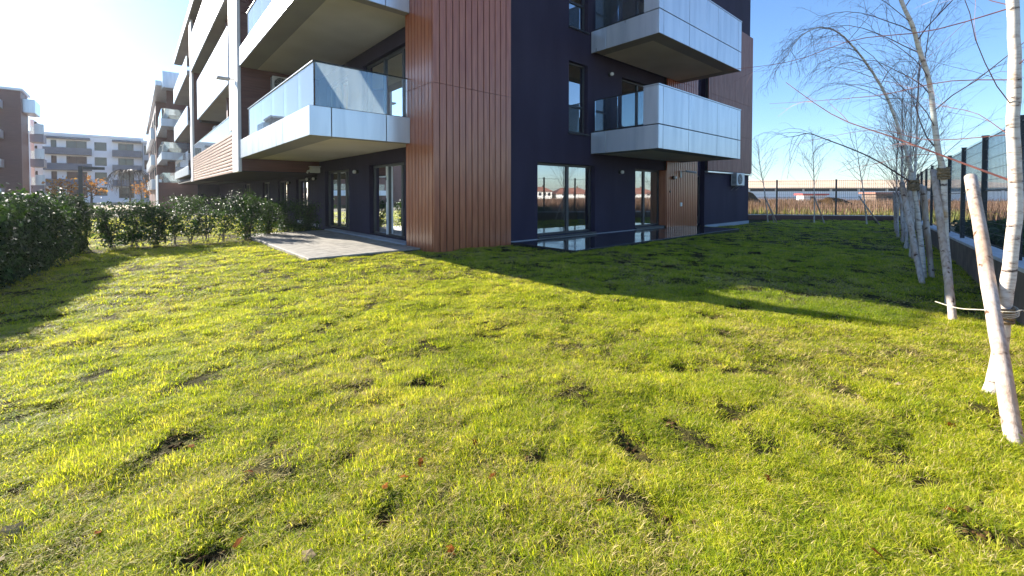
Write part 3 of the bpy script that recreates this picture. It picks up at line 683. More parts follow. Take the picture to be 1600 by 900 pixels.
def ac_unit(c, ax, label, w=.85, h=.6, d=.32):
    x, y, z = c; t = thing('air_conditioner', label, 'air conditioner', (x, y, z-h/2))
    n = np.array((0,-1,0) if ax == 'v' else (-1,0,0), float); s = np.array((1,0,0) if ax == 'v' else (0,1,0), float)
    c = np.array(c, float)
    a = c + n*.06 - s*w/2; b_ = c + n*(.06+d) + s*w/2
    MB().bbox(a[0], b_[0], a[1], b_[1], z-h/2, z+h/2, bv=.015).build('casing', M['acwhite'], t)
    fc = c + n*(.062+d) + s*(-.12)
    mb = MB(); mb.lathe([(h*.42,0),(h*.42,.012),(h*.38,.016)], fc, n, 24); mb.build('fan_recess', M['acdark'], t)
    mb = MB()
    for k in range(5):
        r = h*.08*(k+1); an = np.linspace(0, 2*math.pi, 25)
        up = np.array([0,0,1.0]); mb.tube([fc + n*.024 + s*r*math.cos(q) + up*r*math.sin(q) for q in an], .004, 4, False)
    for k in range(8):
        q = k*math.pi/4; up = np.array([0,0,1.0]); mb.tube([fc + n*.022, fc + n*.022 + (s*math.cos(q) + up*math.sin(q))*h*.41], .004, 4)
    mb.build('fan_guard', M['acwhite'], t)
    mb = MB()
    for k in range(9):
        zz = z - h*.4 + k*h*.1
        e0 = c + n*.12 - s*(w/2+.004); e1 = c + n*(.02+d) - s*(w/2+.004)
        mb.bbox(e0[0]-.004, e1[0]+.004, e0[1], e1[1], zz, zz+.035, bv=.002) if ax == 'v' else mb.bbox(e0[0], e1[0], e0[1]-.004, e1[1]+.004, zz, zz+.035, bv=.002)
    mb.build('side_grille', M['acdark'], t)
    mb = MB()
    for q in (-.3, .3):
        e = c + s*q*w; mb.tube([e + n*.0 + np.array([0,0,-h/2-.02]), e + n*(d+.06) + np.array([0,0,-h/2-.02])], .015, 5)
        mb.tube([e + n*.0 + np.array([0,0,-h/2-.25]), e + n*(d*.8) + np.array([0,0,-h/2-.03])], .01, 5)
    mb.build('bracket', M['cap'], t)
ac_unit((24.3, 9.50, 2.28), 'v', 'white air conditioner unit on the far right purple wall below the pale cladding', 1.0, .66)
ac_unit((4.55, 19.30, 5.85), 'v', 'white air conditioner unit on the maroon wall behind the lower left glass balcony')
ac_unit((3.95, 30.8, 5.2), 'u', 'small white air conditioner unit in the loggia above the wood slat panel')
# vent box with pipe below the wing
t = thing('vent_box', 'white vent box hanging under the left balcony soffit near the wall', 'vent', (5.55, 18.9, 2.2))
MB().bbox(5.50, 5.85, 18.8, 19.05, 2.38, 2.60, bv=.01).build('housing', M['whitebox'], t); MB().bbox(5.47, 5.88, 18.78, 19.08, 2.62, 2.65, bv=.006).build('flange', M['acwhite'], t)
MB().tube([(5.5,18.9,2.47),(5.4,18.9,2.45),(5.36,18.9,2.36)], .04, 10).build('pipe', M['whitebox'], t)
t = thing('security_camera', 'small grey camera on a bracket on the wood panel under the right balcony', 'camera', (18.15, 9.36, 2.45))
MB().bbox(18.08, 18.22, 9.30, 9.36, 2.22, 2.52, bv=.008).build('wall_plate', M['whitebox'], t); MB().tube([(18.15,9.3,2.47),(18.15,9.18,2.50),(18.3,9.0,2.5)], .02, 8).build('bracket', M['cap'], t)
mb = MB(); mb.tube([(18.2,9.1,2.50),(18.62,8.85,2.44)], .045, 10); mb.build('camera_body', M['render_grey'], t)
o = MB().bbox(18.15, 18.30, 9.315, 9.358, .95, 1.12, bv=.01).build('wall_socket', M['acwhite'], None, (18.2,9.34,1)); tag(o, 'small white socket low on the wood panel', 'socket')
o = MB().lathe([(.05,0),(.05,.03),(.03,.05)], (17.25,9.36,1.6), (0,-1,0), 14).build('wall_button', M['black'], None, (17.25,9.36,1.6)); tag(o, 'small black button on the left edge of the wood panel', 'button')
t = thing('flood_lamp', 'thin grey arm lamp sticking out from the white fin of the left wing', 'lamp', (3.0, 20.0, 6.0))
MB().tube([(3.02,20.0,6.03),(2.86,20.1,6.02)], .03, 8).build('arm', M['cap'], t); MB().bbox(2.45, 2.88, 19.95, 20.35, 5.99, 6.06, bv=.01).build('lamp_head', M['render_grey'], t)

# ------------------------------------------------------------------ other buildings
# continuation building at the far left end of the wing
C2 = thing('apartment_building', 'far apartment block with stacked corner balconies, directly behind the left wing', 'apartment building', (4, 66, 0))
mb = MB(); mb.box(2.0, 12, 66, 100, -.3, 12.6); mb.build('wall', M['maroon'], C2)
mb = MB(); mb.box(1.75, 7, 55, 55.3, -.3, 2.65); mb.build('garden_wall', M['maroon'], C2)
mb = MB(); mb.bbox(1.72, 1.78, 54.9, 60, -.3, 3.4, bv=.01); mb.build('corner_trim', M['alu'], C2)
mb = MB(); mb.bbox(1.7, 12, 56, 104, 12.4, 12.9, bv=.02); mb.bbox(2.2, 5.5, 54.5, 56, 12.0, 13.6, bv=.02); mb.build('roof', M['alu'], C2)
for zb in (1.85, 4.9, 8.2):
    o = MB().bbox(2.05, 6, 54.5 if zb > 2 else 55.4, 66, zb, zb+.75, bv=.01).build('balcony', M['alu'], C2)
    glass_run(o, 'v', 54.55, 2.1, 5.9, zb+.77, zb+1.75, [4.0], 'railglassdirty'); glass_run(o, 'u', 2.1, 54.6, 65.8, zb+.77, zb+1.75, [58,62], 'railglassdirty')
    o = MB().bbox(1.6, 2.0, 70, 96, zb+.2, zb+1.5, bv=.01).build('side_balcony', M['alu'], C2)
    for a in (67, 74, 81, 88): window(C2, 'u', 1.93, a, a+3, zb+1.5, zb+3.0, mull=[a+1.5], fw=.1, gm='glassfar')
    window(C2, 'v', 65.93, 3.0, 6.0, zb+.9, zb+3.0, mull=[4.5], fw=.1, gm='glassfar')
mb = MB(); boards_v(mb, 57.6, 2.6, 7.0, 1.0, 12.3, .9, .05, 'v', .04); 
mb.build('maroon_bay', M['maroon'], C2)

def facade_block(t, x0, x1, y0, depth, z0, z1, wallmat, wins, balcs, roofh=.5):
    mb = MB(); ops = [(a, b, c, d) for a, b, c, d in wins]
    wall(mb, 'v', y0, .4, x0, x1, z0, z1, ops); mb.box(x0, x1, y0+1.2, y0+depth, z0, z1)
    mb.box(x0, x0+.3, y0+.41, y0+1.19, z0, z1-.01); mb.box(x1-.3, x1, y0+.41, y0+1.19, z0, z1-.01)
    mb.build('wall', wallmat, t)
    mb = MB(); mb.bbox(x0-.2, x1+.2, y0-.2, y0+depth+.2, z1+.003, z1+roofh, bv=.03); mb.build('roof', M['render_white'], t)
    for a, b, c, d in wins:
        n = max(1, round((b-a)/1.6)); window(t, 'v', y0+.15, a, b, c, d, mull=[a+(b-a)*k/n for k in range(1, n)], fw=.12, gm='glassfar')
    for a, b, c, d in balcs:
        mb = MB(); mb.bbox(a, b, y0-1.6, y0-.01, c, c+.25, bv=.02); mb.bbox(a, b, y0-1.6, y0-1.5, c+.26, d, bv=.02); mb.bbox(a, a+.1, y0-1.49, y0-.01, c+.26, d, bv=.02); mb.bbox(b-.1, b, y0-1.49, y0-.01, c+.26, d, bv=.02)
        mb.build('balcony', M['navybalcony'], t)
WB = thing('apartment_building', 'long white four storey apartment block with dark blue-grey balconies, far left', 'apartment building', (-6, 131, 0))
wins = []; balcs = []
def wx(px, v=131.0):       # metric position along the facade for an image column (kept from the survey)
    c_, s_ = math.cos(YAW), math.sin(YAW); k = (px-800)/670
    rx, ry = k*c_ + s_, -k*s_ + c_; return rx/ry*v
for fl in range(4):
    z = .2 + fl*3.3
    for (p0, p1) in ((81,90),(105,137),(149,168),(186,210)):
        wins.append((wx(p0), wx(p1), z+.9 if p0 in (149,) else z+.35, z+2.75))
    if fl: balcs += [(wx(70), wx(145), z-.3, z+1.15), (wx(177), wx(222), z-.3, z+1.15)]
balcs += [(wx(73), wx(143), 13.1, 13.5), (wx(177), wx(222), 13.1, 13.5)]
facade_block(WB, wx(40), wx(224), 131, 14, -.4, 13.9, M['render_white'], wins, balcs)
WC = thing('apartment_building', 'blue-grey glazed block at the right end of the white one, partly behind the left wing', 'apartment building', (2, 128, 0))
facade_block(WC, wx(224.5,129), 14, 129, 14, -.4, 13.2, M['render_grey'], [(wx(226,129)+.05, wx(233,129), .5+3.3*k, 2.6+3.3*k) for k in range(4)], [])
# brown block with protruding side balconies, far left
BB = thing('apartment_building', 'brown clad apartment block at the left edge of the view', 'apartment building', (-16, 76, 0))
X1 = -9.75; XS = wx(70, 80)
facade_block(BB, -34, X1, 75, 4.5, -.4, 13.4, M['maroon'], [], [], .3)
for zb in (1.2, 4.5, 7.8, 11.2):
    o = MB().bbox(-22, -11.1, 73.2, 74.99, zb, zb+.9, bv=.02).build('front_balcony', M['alu'], BB)
    if zb < 11: MB().box(-22, -11.4, 74.3, 74.33, zb+.92, zb+2.0).build('glass_panel', M['railglassdirty'], o)
for zb in (2.2, 5.4, 8.8): window(BB, 'v', 74.93, -14, -11.5, zb, zb+1.9, mull=[-12.8], fw=.1, gm='glassfar')
for zb in (1.6, 4.9, 8.0):
    o = MB().bbox(X1+.01, XS, 80, 82.4, zb, zb+1.0, bv=.02).build('side_balcony', M['render_grey'], BB)
    MB().bbox(XS-.75, XS+.05, 79.9, 80.4, zb+1.01, zb+2.3, bv=.02).build('balcony_screen', M['alu'], o)
    glass_run(o, 'v', 80.0, X1+.1, XS-.8, zb+1.02, zb+2.0, [], 'railglassdirty')
    window(BB, 'v', 83.0, X1+.1, wx(60, 83), zb+1.2, zb+2.9, mull=[(X1+wx(60,83))/2], fw=.1, gm='glassfar')
MB().box(X1+.01, wx(63, 90), 83.15, 90, -.3, 11.2).build('rear_wall', M['render_white'], BB)
mb = MB(); mb.bbox(X1+.01, XS-.2, 76, 80, 11.1, 12.7, bv=.02); mb.build('roof_canopy', M['alu'], BB)

# ------------------------------------------------------------------ fences
def fence_frame(A, Bp):
    A = np.array(A, float); Bp = np.array(Bp, float); L = np.linalg.norm(Bp-A); d = (Bp-A)/L; return A, d, np.array([-d[1], d[0]]), L
def quadbox(mb, A, d, n, s0, s1, o0, o1, zb0, zb1, zt0, zt1):
    P = lambda s, o, z: (A[0]+d[0]*s+n[0]*o, A[1]+d[1]*s+n[1]*o, z)
    V = [P(s0,o0,zb0),P(s1,o0,zb1),P(s1,o1,zb1),P(s0,o1,zb0),P(s0,o0,zt0),P(s1,o0,zt1),P(s1,o1,zt1),P(s0,o1,zt0)]
    mb.add(V, [(0,3,2,1),(4,5,6,7),(0,1,5,4),(1,2,6,5),(2,3,7,6),(3,0,4,7)])
def mesh_fence(t, A, d, n, posts, zc, zt, wires_dx=.10, film=(), r=.0016):
    """posts: distances; zc(s) top of kerb, zt(s) top of fence"""
    for s in posts:
        mb = MB(); quadbox(mb, A, d, n, s-.035, s+.035, -.035, .035, zc(s)-.02, zc(s)-.02, zt(s)+.05, zt(s)+.05)
        quadbox(mb, A, d, n, s-.045, s+.045, -.045, .045, zt(s)+.052, zt(s)+.052, zt(s)+.065, zt(s)+.065)
        mb.build('post', M['fence'], t)
    for i in range(len(posts)-1):
        s0, s1 = posts[i]+.05, posts[i+1]-.05; mb = MB(); ns = int((s1-s0)/wires_dx)
        for k in range(ns+1):
            s = s0 + (s1-s0)*k/ns; quadbox(mb, A, d, n, s-r, s+r, .002, .002+2*r, zc(s)+.05, zc(s)+.05, zt(s)+.03, zt(s)+.03)
        for k in range(11):
            f = k/10; za = zc(s0)+.08+(zt(s0)-zc(s0)-.1)*f; zb = zc(s1)+.08+(zt(s1)-zc(s1)-.1)*f
            th = .005 if k % 5 else .016
            quadbox(mb, A, d, n, s0-.03, s1+.03, .002+2*r, .002+4*r, za-th/2, zb-th/2, za+th/2, zb+th/2)
        mb.build('mesh_panel', M['fence'], t)
A, d, n, Lr = fence_frame((8.72-.99*5-.02, -.17-.14*5), (36.45, 3.74))
t = thing('mesh_fence', 'dark metal mesh fence on a low wall running behind the birch row', 'fence', (A[0], A[1], 0))
zc = lambda s: .74 - .0202*s; ztf = lambda s: 2.47 - .002*s
posts = [0, 2.5, 5.0, 7.5, 10.0, 12.5, 15, 17.5, 20, 22.5, 25, 27.5, 30, Lr-.05]
mesh_fence(t, A, d, n, posts, zc, ztf)
mb = MB(); quadbox(mb, A, d, n, -.5, Lr+.1, -.13, .13, -.5, -.5, zc(0)-.05, zc(Lr)-.05); mb.build('retaining_wall', M['concrete'], t)
mb = MB(); quadbox(mb, A, d, n, -.5, Lr+.1, -.14, .145, zc(0)-.047, zc(Lr)-.047, zc(0), zc(Lr)); mb.build('coping', M['coping'], t)
for i in (1, 2, 3, 4):
    s0, s1 = posts[i]+.04, posts[i+1]-.04; mb = MB()
    quadbox(mb, A, d, n, s0, s1, -.03, -.024, 1.55, 1.55, ztf(s0), ztf(s1)); mb.build('windbreak_sheet', M['film'], t)
A2, d2, n2, Lf = fence_frame((36.45, 3.74), (27.2, 15.66))
t = thing('mesh_fence', 'dark metal mesh fence across the far end of the lawn, beyond three young trees', 'fence', (36.45, 3.74, 0))
def sfar(p): return float(np.dot(np.array(p) - A2, d2))
fp = sorted([.1, sfar((36.12,4.31)), sfar((33.91,6.92)), sfar((31.74,9.64)), sfar((31.74,9.64))+3.5, Lf])
fp = [fp[0]] + [q for q in fp[1:] if q - fp[0] > .8]
mesh_fence(t, A2, d2, n2, fp, lambda s: .10, lambda s: 2.40 - .006*s, wires_dx=.12, r=.004)
mb = MB(); quadbox(mb, A2, d2, n2, -.1, Lf, -.13, .13, -.5, -.5, .10, .10); mb.build('kerb_wall', M['maroon'], t)
mb = MB(); quadbox(mb, A2, d2, n2, -.1, Lf, -.15, .16, .103, .103, .135, .135); mb.build('coping', M['coping'], t)

# ------------------------------------------------------------------ trees
def smooth_path(P, n):
    P = np.asarray(P, float); k = len(P); out = []
    t = np.linspace(0, k-1-1e-6, n)
    for q in t:
        i = int(q); f = q-i; p0 = P[max(i-1,0)]; p1 = P[i]; p2 = P[i+1]; p3 = P[min(i+2,k-1)]
        out.append(.5*((2*p1)+(-p0+p2)*f+(2*p0-5*p1+4*p2-p3)*f*f+(-p0+3*p1-3*p2+p3)*f**3))
    return np.array(out)
def grow(mb, p, dr, L, r, droop, rs, nseg=6, sides=4, wob=.12):
    pts = [np.array(p, float)]; dr = np.array(dr, float); dr /= np.linalg.norm(dr)
    for i in range(nseg):
        dr = dr + rs.normal(0, wob, 3) + np.array([0,0,-droop]) * (i+1)/nseg; dr /= np.linalg.norm(dr)
        pts.append(pts[-1] + dr*L/nseg)
    pts = np.array(pts); mb.tube(pts, np.linspace(r, r*.35, nseg+1), sides, False); return pts
def birch(name, label, trunk, r0, r1, seed, t0=.3, nb=14, bl=1.6, n2=7, n3=3, droop=.15, up=.9, group=None, twig='twig', rs_=1.0, bias=None, extra=(), sides=12, thick=1.0, start=None):
    rs = np.random.default_rng(seed)
    t = thing(name, label, 'tree', tuple(trunk[0]), group)
    tp = smooth_path(trunk, 40); s_ = np.linspace(0, 1, 40)
    tp = tp + np.cumsum(rs.normal(0, .0025, tp.shape), 0) * (s_[:,None] > .05)
    rad = r0 + (r1-r0)*s_ + .35*r0*np.exp(-s_*25) + rs.normal(0, .02*r0, 40)
    mb = MB(); mb.tube(tp, np.maximum(rad, .003), sides); mb.build('trunk', M['birch'], t, smooth=True)
    mb = MB(); knots = MB(); nk = 0
    def sub(p, dr, L, r, lvl):
        pts = grow(mb, p, dr, L, r, droop*(1+lvl*.4), rs, 7 if lvl == 0 else 5, 5 if lvl == 0 else 3, .09 if lvl == 0 else .13)
        cnt = (n2, n3, 0)[lvl]
        for j in range(cnt):
            f = .18 + .8*(j+rs.random()*.7)/cnt; i = min(int(f*(len(pts)-1)), len(pts)-2); q = pts[i] + (pts[i+1]-pts[i])*(f*(len(pts)-1)-i)
            T = pts[i+1]-pts[i]; T /= np.linalg.norm(T); w = rs.normal(0,1,3); w -= T*w.dot(T); w /= np.linalg.norm(w)
            sub(q, T*.8 + w*.65 + np.array([0,0,.12]), L*(.62-.3*f)*rs.uniform(.7,1.2), max(r*(.5-.15*f), .0016*thick), lvl+1)
    for k in range(nb):
        f = t0 + (1-t0)*(k+.5*rs.random())/nb; i = min(int(f*39), 38); p = tp[i] + (tp[i+1]-tp[i])*(f*39-i)
        T = tp[i+1]-tp[i]; T /= np.linalg.norm(T); a = k*2.4 + rs.normal(0,.4)
        w = np.array([math.cos(a), math.sin(a), 0]);
        if bias is not None: w = w*.75 + np.array(bias)*.6
        w /= np.linalg.norm(w) + 1e-6
        dr = w*.75 + T*up
        L = bl*(1.05-.65*(f-t0)/(1-t0))*rs.uniform(.75,1.2)
        sub(p, dr, L, max((r0+(r1-r0)*f)*.30*rs.uniform(.7,1.1)*thick, .004*thick), 0)
    for (P, r, cnt) in extra:
        pp = smooth_path(P, 14); mb.tube(pp, np.linspace(r, r*.3, 14), 6, False)
        for j in range(cnt):
            i = 2 + int((j+rs.random())/cnt*11); i = min(i, 12); T = pp[i+1]-pp[i]; T /= np.linalg.norm(T)
            w = rs.normal(0,1,3); w -= T*w.dot(T); w /= np.linalg.norm(w)
            sub(pp[i], T*.8+w*.5, np.linalg.norm(pp[-1]-pp[0])*.3*rs.uniform(.6,1.2), r*.35, 1)
    mb.build('crown', M[twig], t)
    return t
G1 = 'young birches in a row along the right fence'
T1 = [[a_-.025, b_+.02, c_] for a_, b_, c_ in [[4.68,.01,-.05],[4.8,-.03,.29],[4.9,-.05,.65],[4.94,-.08,1.04],[4.98,-.1,1.51],[4.97,-.08,2.0],[4.96,-.08,2.48],[4.94,-.06,2.96],[4.98,-.05,3.7],[5.03,-.03,4.6],[5.0,0,5.6]]]
birch('birch_tree', 'nearest birch, thick pale trunk at the right edge tied to a leaning stake', T1, .044, .028, 3, t0=.45, nb=8, bl=1.5, n2=4, n3=2, droop=.08, up=.7, group=G1, twig='twigred', bias=(-.1,.5,0), thick=.42,
      extra=[([(4.98,-.09,1.58),(5.08,.25,1.78),(5.15,.62,2.0),(5.3,1.1,2.28),(5.5,1.6,2.75)], .009, 4),
             ([(4.96,-.08,2.35),(5.0,.3,2.42),(5.1,.7,2.4),(5.2,1.2,2.44),(5.3,1.7,2.5)], .0045, 3),
             ([(4.95,-.07,2.9),(5.0,.4,2.86),(5.0,.9,2.92),(5.0,1.4,2.84),(4.9,2.0,2.86)], .005, 4),
             ([(4.97,-.08,1.95),(5.1,.4,1.96),(5.2,.8,2.1),(5.5,1.5,2.05)], .004, 3)], sides=16)
T2 = [[8.02,.4,-.06],[8.12,.45,.67],[8.16,.48,1.18],[8.21,.5,1.77],[8.16,.55,2.05],[8.09,.6,2.56],[8.04,.65,3.08],[7.87,.73,3.46],[7.73,.79,3.74],[7.62,.89,4.08],[7.5,.99,4.59],[7.54,1.09,5.33],[7.6,1.1,6.2]]
birch('birch_tree', 'second birch from the right, crooked white trunk bending left above its stake', T2, .040, .014, 5, t0=.34, nb=18, bl=1.9, n2=8, n3=4, droop=.16, up=.8, group=G1, twig='twig')
T3 = [[10.52,.86,-.05],[10.61,.92,.62],[10.68,.99,1.3],[10.59,1.07,1.88],[10.48,1.16,2.35],[10.38,1.26,2.76],[10.24,1.38,3.22],[10.06,1.53,3.61],[9.83,1.68,3.94],[9.59,1.82,4.2],[9.26,1.97,4.37],[8.92,2.14,4.38],[8.62,2.27,4.23],[8.36,2.37,3.98],[8.2,2.44,3.7]]
birch('birch_tree', 'birch leaning left with a weeping arched crown against the sky', T3, .036, .003, 8, t0=.42, nb=26, bl=1.25, n2=7, n3=3, droop=.30, up=.75, group=G1, twig='twig', bias=(-.45,.7,-.1),
      extra=[([[10.6,1.05,1.70],[10.0,1.45,2.09],[9.53,1.73,2.29],[9.07,2.01,2.45],[8.72,2.18,2.54],[8.54,2.34,2.49],[8.29,2.43,2.46]], .013, 12)])
row = [('fourth birch of the row along the right fence, straight with a dense bare crown', 13.7, 1.35, 5.2, 0.036), ('fifth birch of the row along the right fence, slim with upright branches', 16.5, 1.75, 5.0, 0.032),
       ('sixth birch of the row along the right fence', 19.4, 2.15, 5.1, 0.032), ('seventh birch of the row along the right fence', 22.3, 2.6, 4.8, 0.030),
       ('eighth birch of the row along the right fence', 25.2, 3.0, 4.9, 0.030), ('ninth birch of the row, last before the far right corner', 28.2, 3.4, 4.7, 0.029)]
for i, (lb, x, y, h, r) in enumerate(row):
    rs = np.random.default_rng(50+i); lean = rs.normal(0, .12, 2); z0 = gz(x, y)
    tr = [(x, y, z0-.05), (x+lean[0]*.3, y+lean[1]*.3, z0+h*.25), (x+lean[0]*.8, y+lean[1]*.9, z0+h*.5), (x+lean[0]*1.5, y+lean[1]*1.2, z0+h*.8), (x+lean[0]*2, y+lean[1]*1.6, z0+h)]
    birch('birch_tree', lb, tr, r, .006, 60+i, t0=.28, nb=24, bl=2.1, n2=7, n3=3 if i < 3 else 2, droop=.02, up=1.5, group=G1, thick=1.0+.15*i, sides=8)
G2 = 'bare young trees before the far fence'
far = [([(28.29,9.07,-.3),(28.1,9.24,1.84),(27.93,9.39,3.1),(27.8,9.5,4.3)], 'bare young tree nearest the far corner of the building, before the far fence'),
       ([(29.77,7.11,-.3),(29.74,7.13,1.84),(29.68,7.18,3.5),(29.63,7.23,4.9)], 'middle of the three bare young trees before the far fence'),
       ([(30.79,4.87,-.3),(30.59,5.05,1.82),(30.4,5.21,3.18),(30.24,5.36,4.75)], 'rightmost of the three bare young trees before the far fence')]
for i, (tr, lb) in enumerate(far):
    birch('young_tree', lb, tr, .035, .008, 80+i, t0=.36, nb=18, bl=1.7, n2=6, n3=2, droop=-.04, up=1.0, group=G2, thick=1.7, sides=8)
# ---- stakes
def stake(a, b, r, label, seed=0, grp='pale wooden tree stakes', r2=None):
    rs = np.random.default_rng(seed+900); a = np.array(a, float); b = np.array(b, float)
    P = np.array([a + (b-a)*k/14 for k in range(15)]) + np.cumsum(rs.normal(0, .0018, (15,3)), 0)
    mb = MB(); mb.tube(P, np.linspace(r, (r2 or r), 15) + rs.normal(0, .0012, 15), 14)
    o = mb.build('tree_stake', M['stake'], None, tuple(a), smooth=False)
    for k, p in enumerate(o.data.polygons): p.use_smooth = len(p.vertices) == 4
    return tag(o, label, 'stake', grp)
stake((3.86,-.10,-.1), (5.85,.18,1.66), .043, 'thick pale stake leaning right to left at the right edge, tied to the nearest birch', 1, r2=.045)
stake((7.13,.32,-.1), (8.40,.62,1.83), .040, 'leaning stake against the second birch from the right', 2)
stake((9.76,.80,-.1), (10.75,1.19,1.70), .042, 'leaning stake of the arched weeping birch', 3)
stake((10.62,.76,-.1), (10.86,.93,1.66), .04, 'upright stake just behind the arched weeping birch', 4)
ords = ['fourth','fifth','sixth','seventh','eighth','ninth']
for i, (lb, x, y, h, r) in enumerate(row):
    z = gz(x, y)
    stake((x-.75, y-.12, z-.1), (x+.05, y+.06, z+1.75), .040, 'leaning stake on the near side of the %s birch of the row' % ords[i], 10+i)
    stake((x+.1, y-.30, z-.1), (x+.16, y-.12, z+1.72), .038, 'upright stake on the fence side of the %s birch of the row' % ords[i], 30+i)
stake((28.11,8.5,-.3), (28.1,9.2,1.35), .035, 'thin leaning stake of the far tree nearest the building', 50)
stake((29.73,6.58,-.3), (29.73,7.12,1.35), .035, 'thin leaning stake of the middle far tree', 51)
stake((30.8,4.28,-.3), (30.45,5.18,1.37), .035, 'thin leaning stake of the rightmost far tree', 52)
stake((28.3,8.75,-.3), (28.2,8.85,.55), .03, 'short upright stake beside the far tree nearest the building', 53)
# ---- ties
def wrap(p, axis, r, h, label, seed):
    rs = np.random.default_rng(seed); mb = MB(); ax = np.array(axis, float); ax /= np.linalg.norm(ax)
    ref = np.array([1.0,0,0]); a = np.cross(ax, ref); a /= np.linalg.norm(a); b = np.cross(ax, a); p = np.array(p, float)
    for k in range(7):
        hh = -h/2 + h*k/6; q = np.linspace(0, 2*math.pi, 17); rr = r + rs.normal(0, .004, 17); rr[-1] = rr[0]
        tl = rs.normal(0, .015)
        mb.tube([p + ax*(hh + tl*math.sin(w)) + (a*math.cos(w)+b*math.sin(w))*rr[i] for i, w in enumerate(q)], h/9, 5, False)
    o = mb.build('tree_tie', M['burlap'], None, tuple(p)); return tag(o, label, 'tree tie', 'brown burlap ties round the trunks')
wrap((4.86,-.03,.60), (.1,0,1), .054, .10, 'brown burlap tie round the nearest birch and its stake', 1)
wrap((8.20,.5,1.78), (0,0,1), .054, .13, 'brown burlap tie on the second birch trunk', 2)
wrap((10.62,1.03,1.66), (0,0,1), .065, .16, 'ragged brown burlap tie on the arched birch trunk', 3)
wrap((13.72,1.36,1.62), (0,0,1), .065, .13, 'brown burlap tie on the fourth birch of the row', 4)
mb = MB()
cp = smooth_path([(5.02,.34,.60),(4.86,.20,.60),(4.72,.06,.64),(4.67,-.03,.655),(4.70,-.09,.66),(4.80,-.13,.66),(4.86,-.17,.60),(4.86,-.22,.52),(4.85,-.235,.48)], 40)
mb.tube(cp, .004, 6)
for q in (.0, .012, -.012):
    an = np.linspace(0, 2*math.pi, 20); mb.tube([(4.80+.11*math.cos(w), -.035+.075*math.sin(w), .64+q+.02*math.cos(w)) for w in an], .0032, 5, False)
o = mb.build('tie_cord', M['cord'], None, (4.7,0,.62)); tag(o, 'pale cord tied round the nearest stake with loose ends', 'cord')

# ------------------------------------------------------------------ leafy things
def leaf_cloud(C, N, size, rs, w=.4, fold=.25):
    """C centres, N preferred normals -> folded pointed leaves (6 verts, 4 quads/tris as quads)"""
    n = len(C)
    t = rs.normal(0,1,(n,3)); t[:,2] -= .25; t -= N*(t*N).sum(1)[:,None]; t /= np.linalg.norm(t,axis=1)[:,None]+1e-9
    s = np.cross(N, t); L = size*rs.uniform(.65,1.25,n)[:,None]; W_ = L*w
    base = C; mid = C + t*L*.5; tip = C + t*L - N*L*.18
    l = C + t*L*.42 + s*W_*.5 + N*L*fold*.35; r = C + t*L*.42 - s*W_*.5 + N*L*fold*.35
    V = np.stack([base, l, tip, r, mid], 1).reshape(-1,3); i = np.arange(n)*5
    F = np.concatenate([np.stack([i, i+4, i+1],1), np.stack([i+4, i+2, i+1],1), np.stack([i, i+3, i+4],1), np.stack([i+4, i+3, i+2],1)])
    return V, F, np.repeat(rs.random(n), 5)
def shrub(label, x, y, rx, ry, h, n, seed, size=.10, z0=0.0, group='cherry laurel bushes in a row', cat='bush', stems=6, bottom=.12, hollow=.55):
    rs = np.random.default_rng(seed); gz0 = gz(x, y)+z0
    t = thing('laurel_bush', label, cat, (x, y, gz0), group)
    k = stems; mb = MB(); C = []; N = []
    tips = []
    for i in range(k):
        a = rs.random()*6.28; q = rs.random()**.5
        P = [(x + .12*rs.normal()*rx, y+.12*rs.normal()*ry, gz0-.05), (x + math.cos(a)*rx*q*.45, y+math.sin(a)*ry*q*.45, gz0+h*.45), (x+math.cos(a)*rx*q*.85, y+math.sin(a)*ry*q*.85, gz0+h*rs.uniform(.75,1.0))]
        pp = smooth_path(P, 8); mb.tube(pp, np.linspace(.012,.004,8), 5, False); tips.append(pp)
        for j in range(4):
            i0 = 2 + int(rs.random()*5); dr = rs.normal(0,1,3); dr[2] = abs(dr[2])*.8; pts = grow(mb, pp[i0], dr, .5*min(rx,h*.5)*rs.uniform(.6,1.2), .004, 0, rs, 4, 3); tips.append(pts)
    mb.build('stem', M['darktwig'], t)
    # half of the leaves follow stems, half fill the crown's volume in clumps
    tp = np.concatenate(tips); m1 = n//2
    idx = rs.integers(0, len(tp), m1); c1 = tp[idx] + rs.normal(0, .055, (m1,3)); c1 = c1[c1[:,2] > gz0+h*bottom]
    nc = 38; cc = rs.normal(0,1,(nc,3)); cc /= np.linalg.norm(cc,axis=1)[:,None]; cc *= rs.uniform(hollow,1.0,nc)[:,None]; cc[:,2] = np.sign(cc[:,2])*np.abs(cc[:,2])**.6
    cl = np.array([x, y, gz0+h*(.5+bottom/2)]) + cc*np.array([rx, ry, h*(.5-bottom/2)])
    idx = rs.integers(0, nc, n-m1); c2 = cl[idx] + rs.normal(0, 1, (n-m1,3))*np.array([rx,ry,h*.5])*.17
    c2 = c2[c2[:,2] > gz0+h*bottom*.6]
    C = np.concatenate([c1, c2]); ctr = np.array([x, y, gz0+h*.45])
    N = (C-ctr)/np.array([rx,ry,h*.5]); N = N + rs.normal(0,.7,N.shape) + np.array([0,0,.35]); N /= np.linalg.norm(N,axis=1)[:,None]
    V, F, a = leaf_cloud(C, N, size, rs); fast_mesh('foliage', V, F, M['laurel'], t, attr={'rnd': a})
    return t
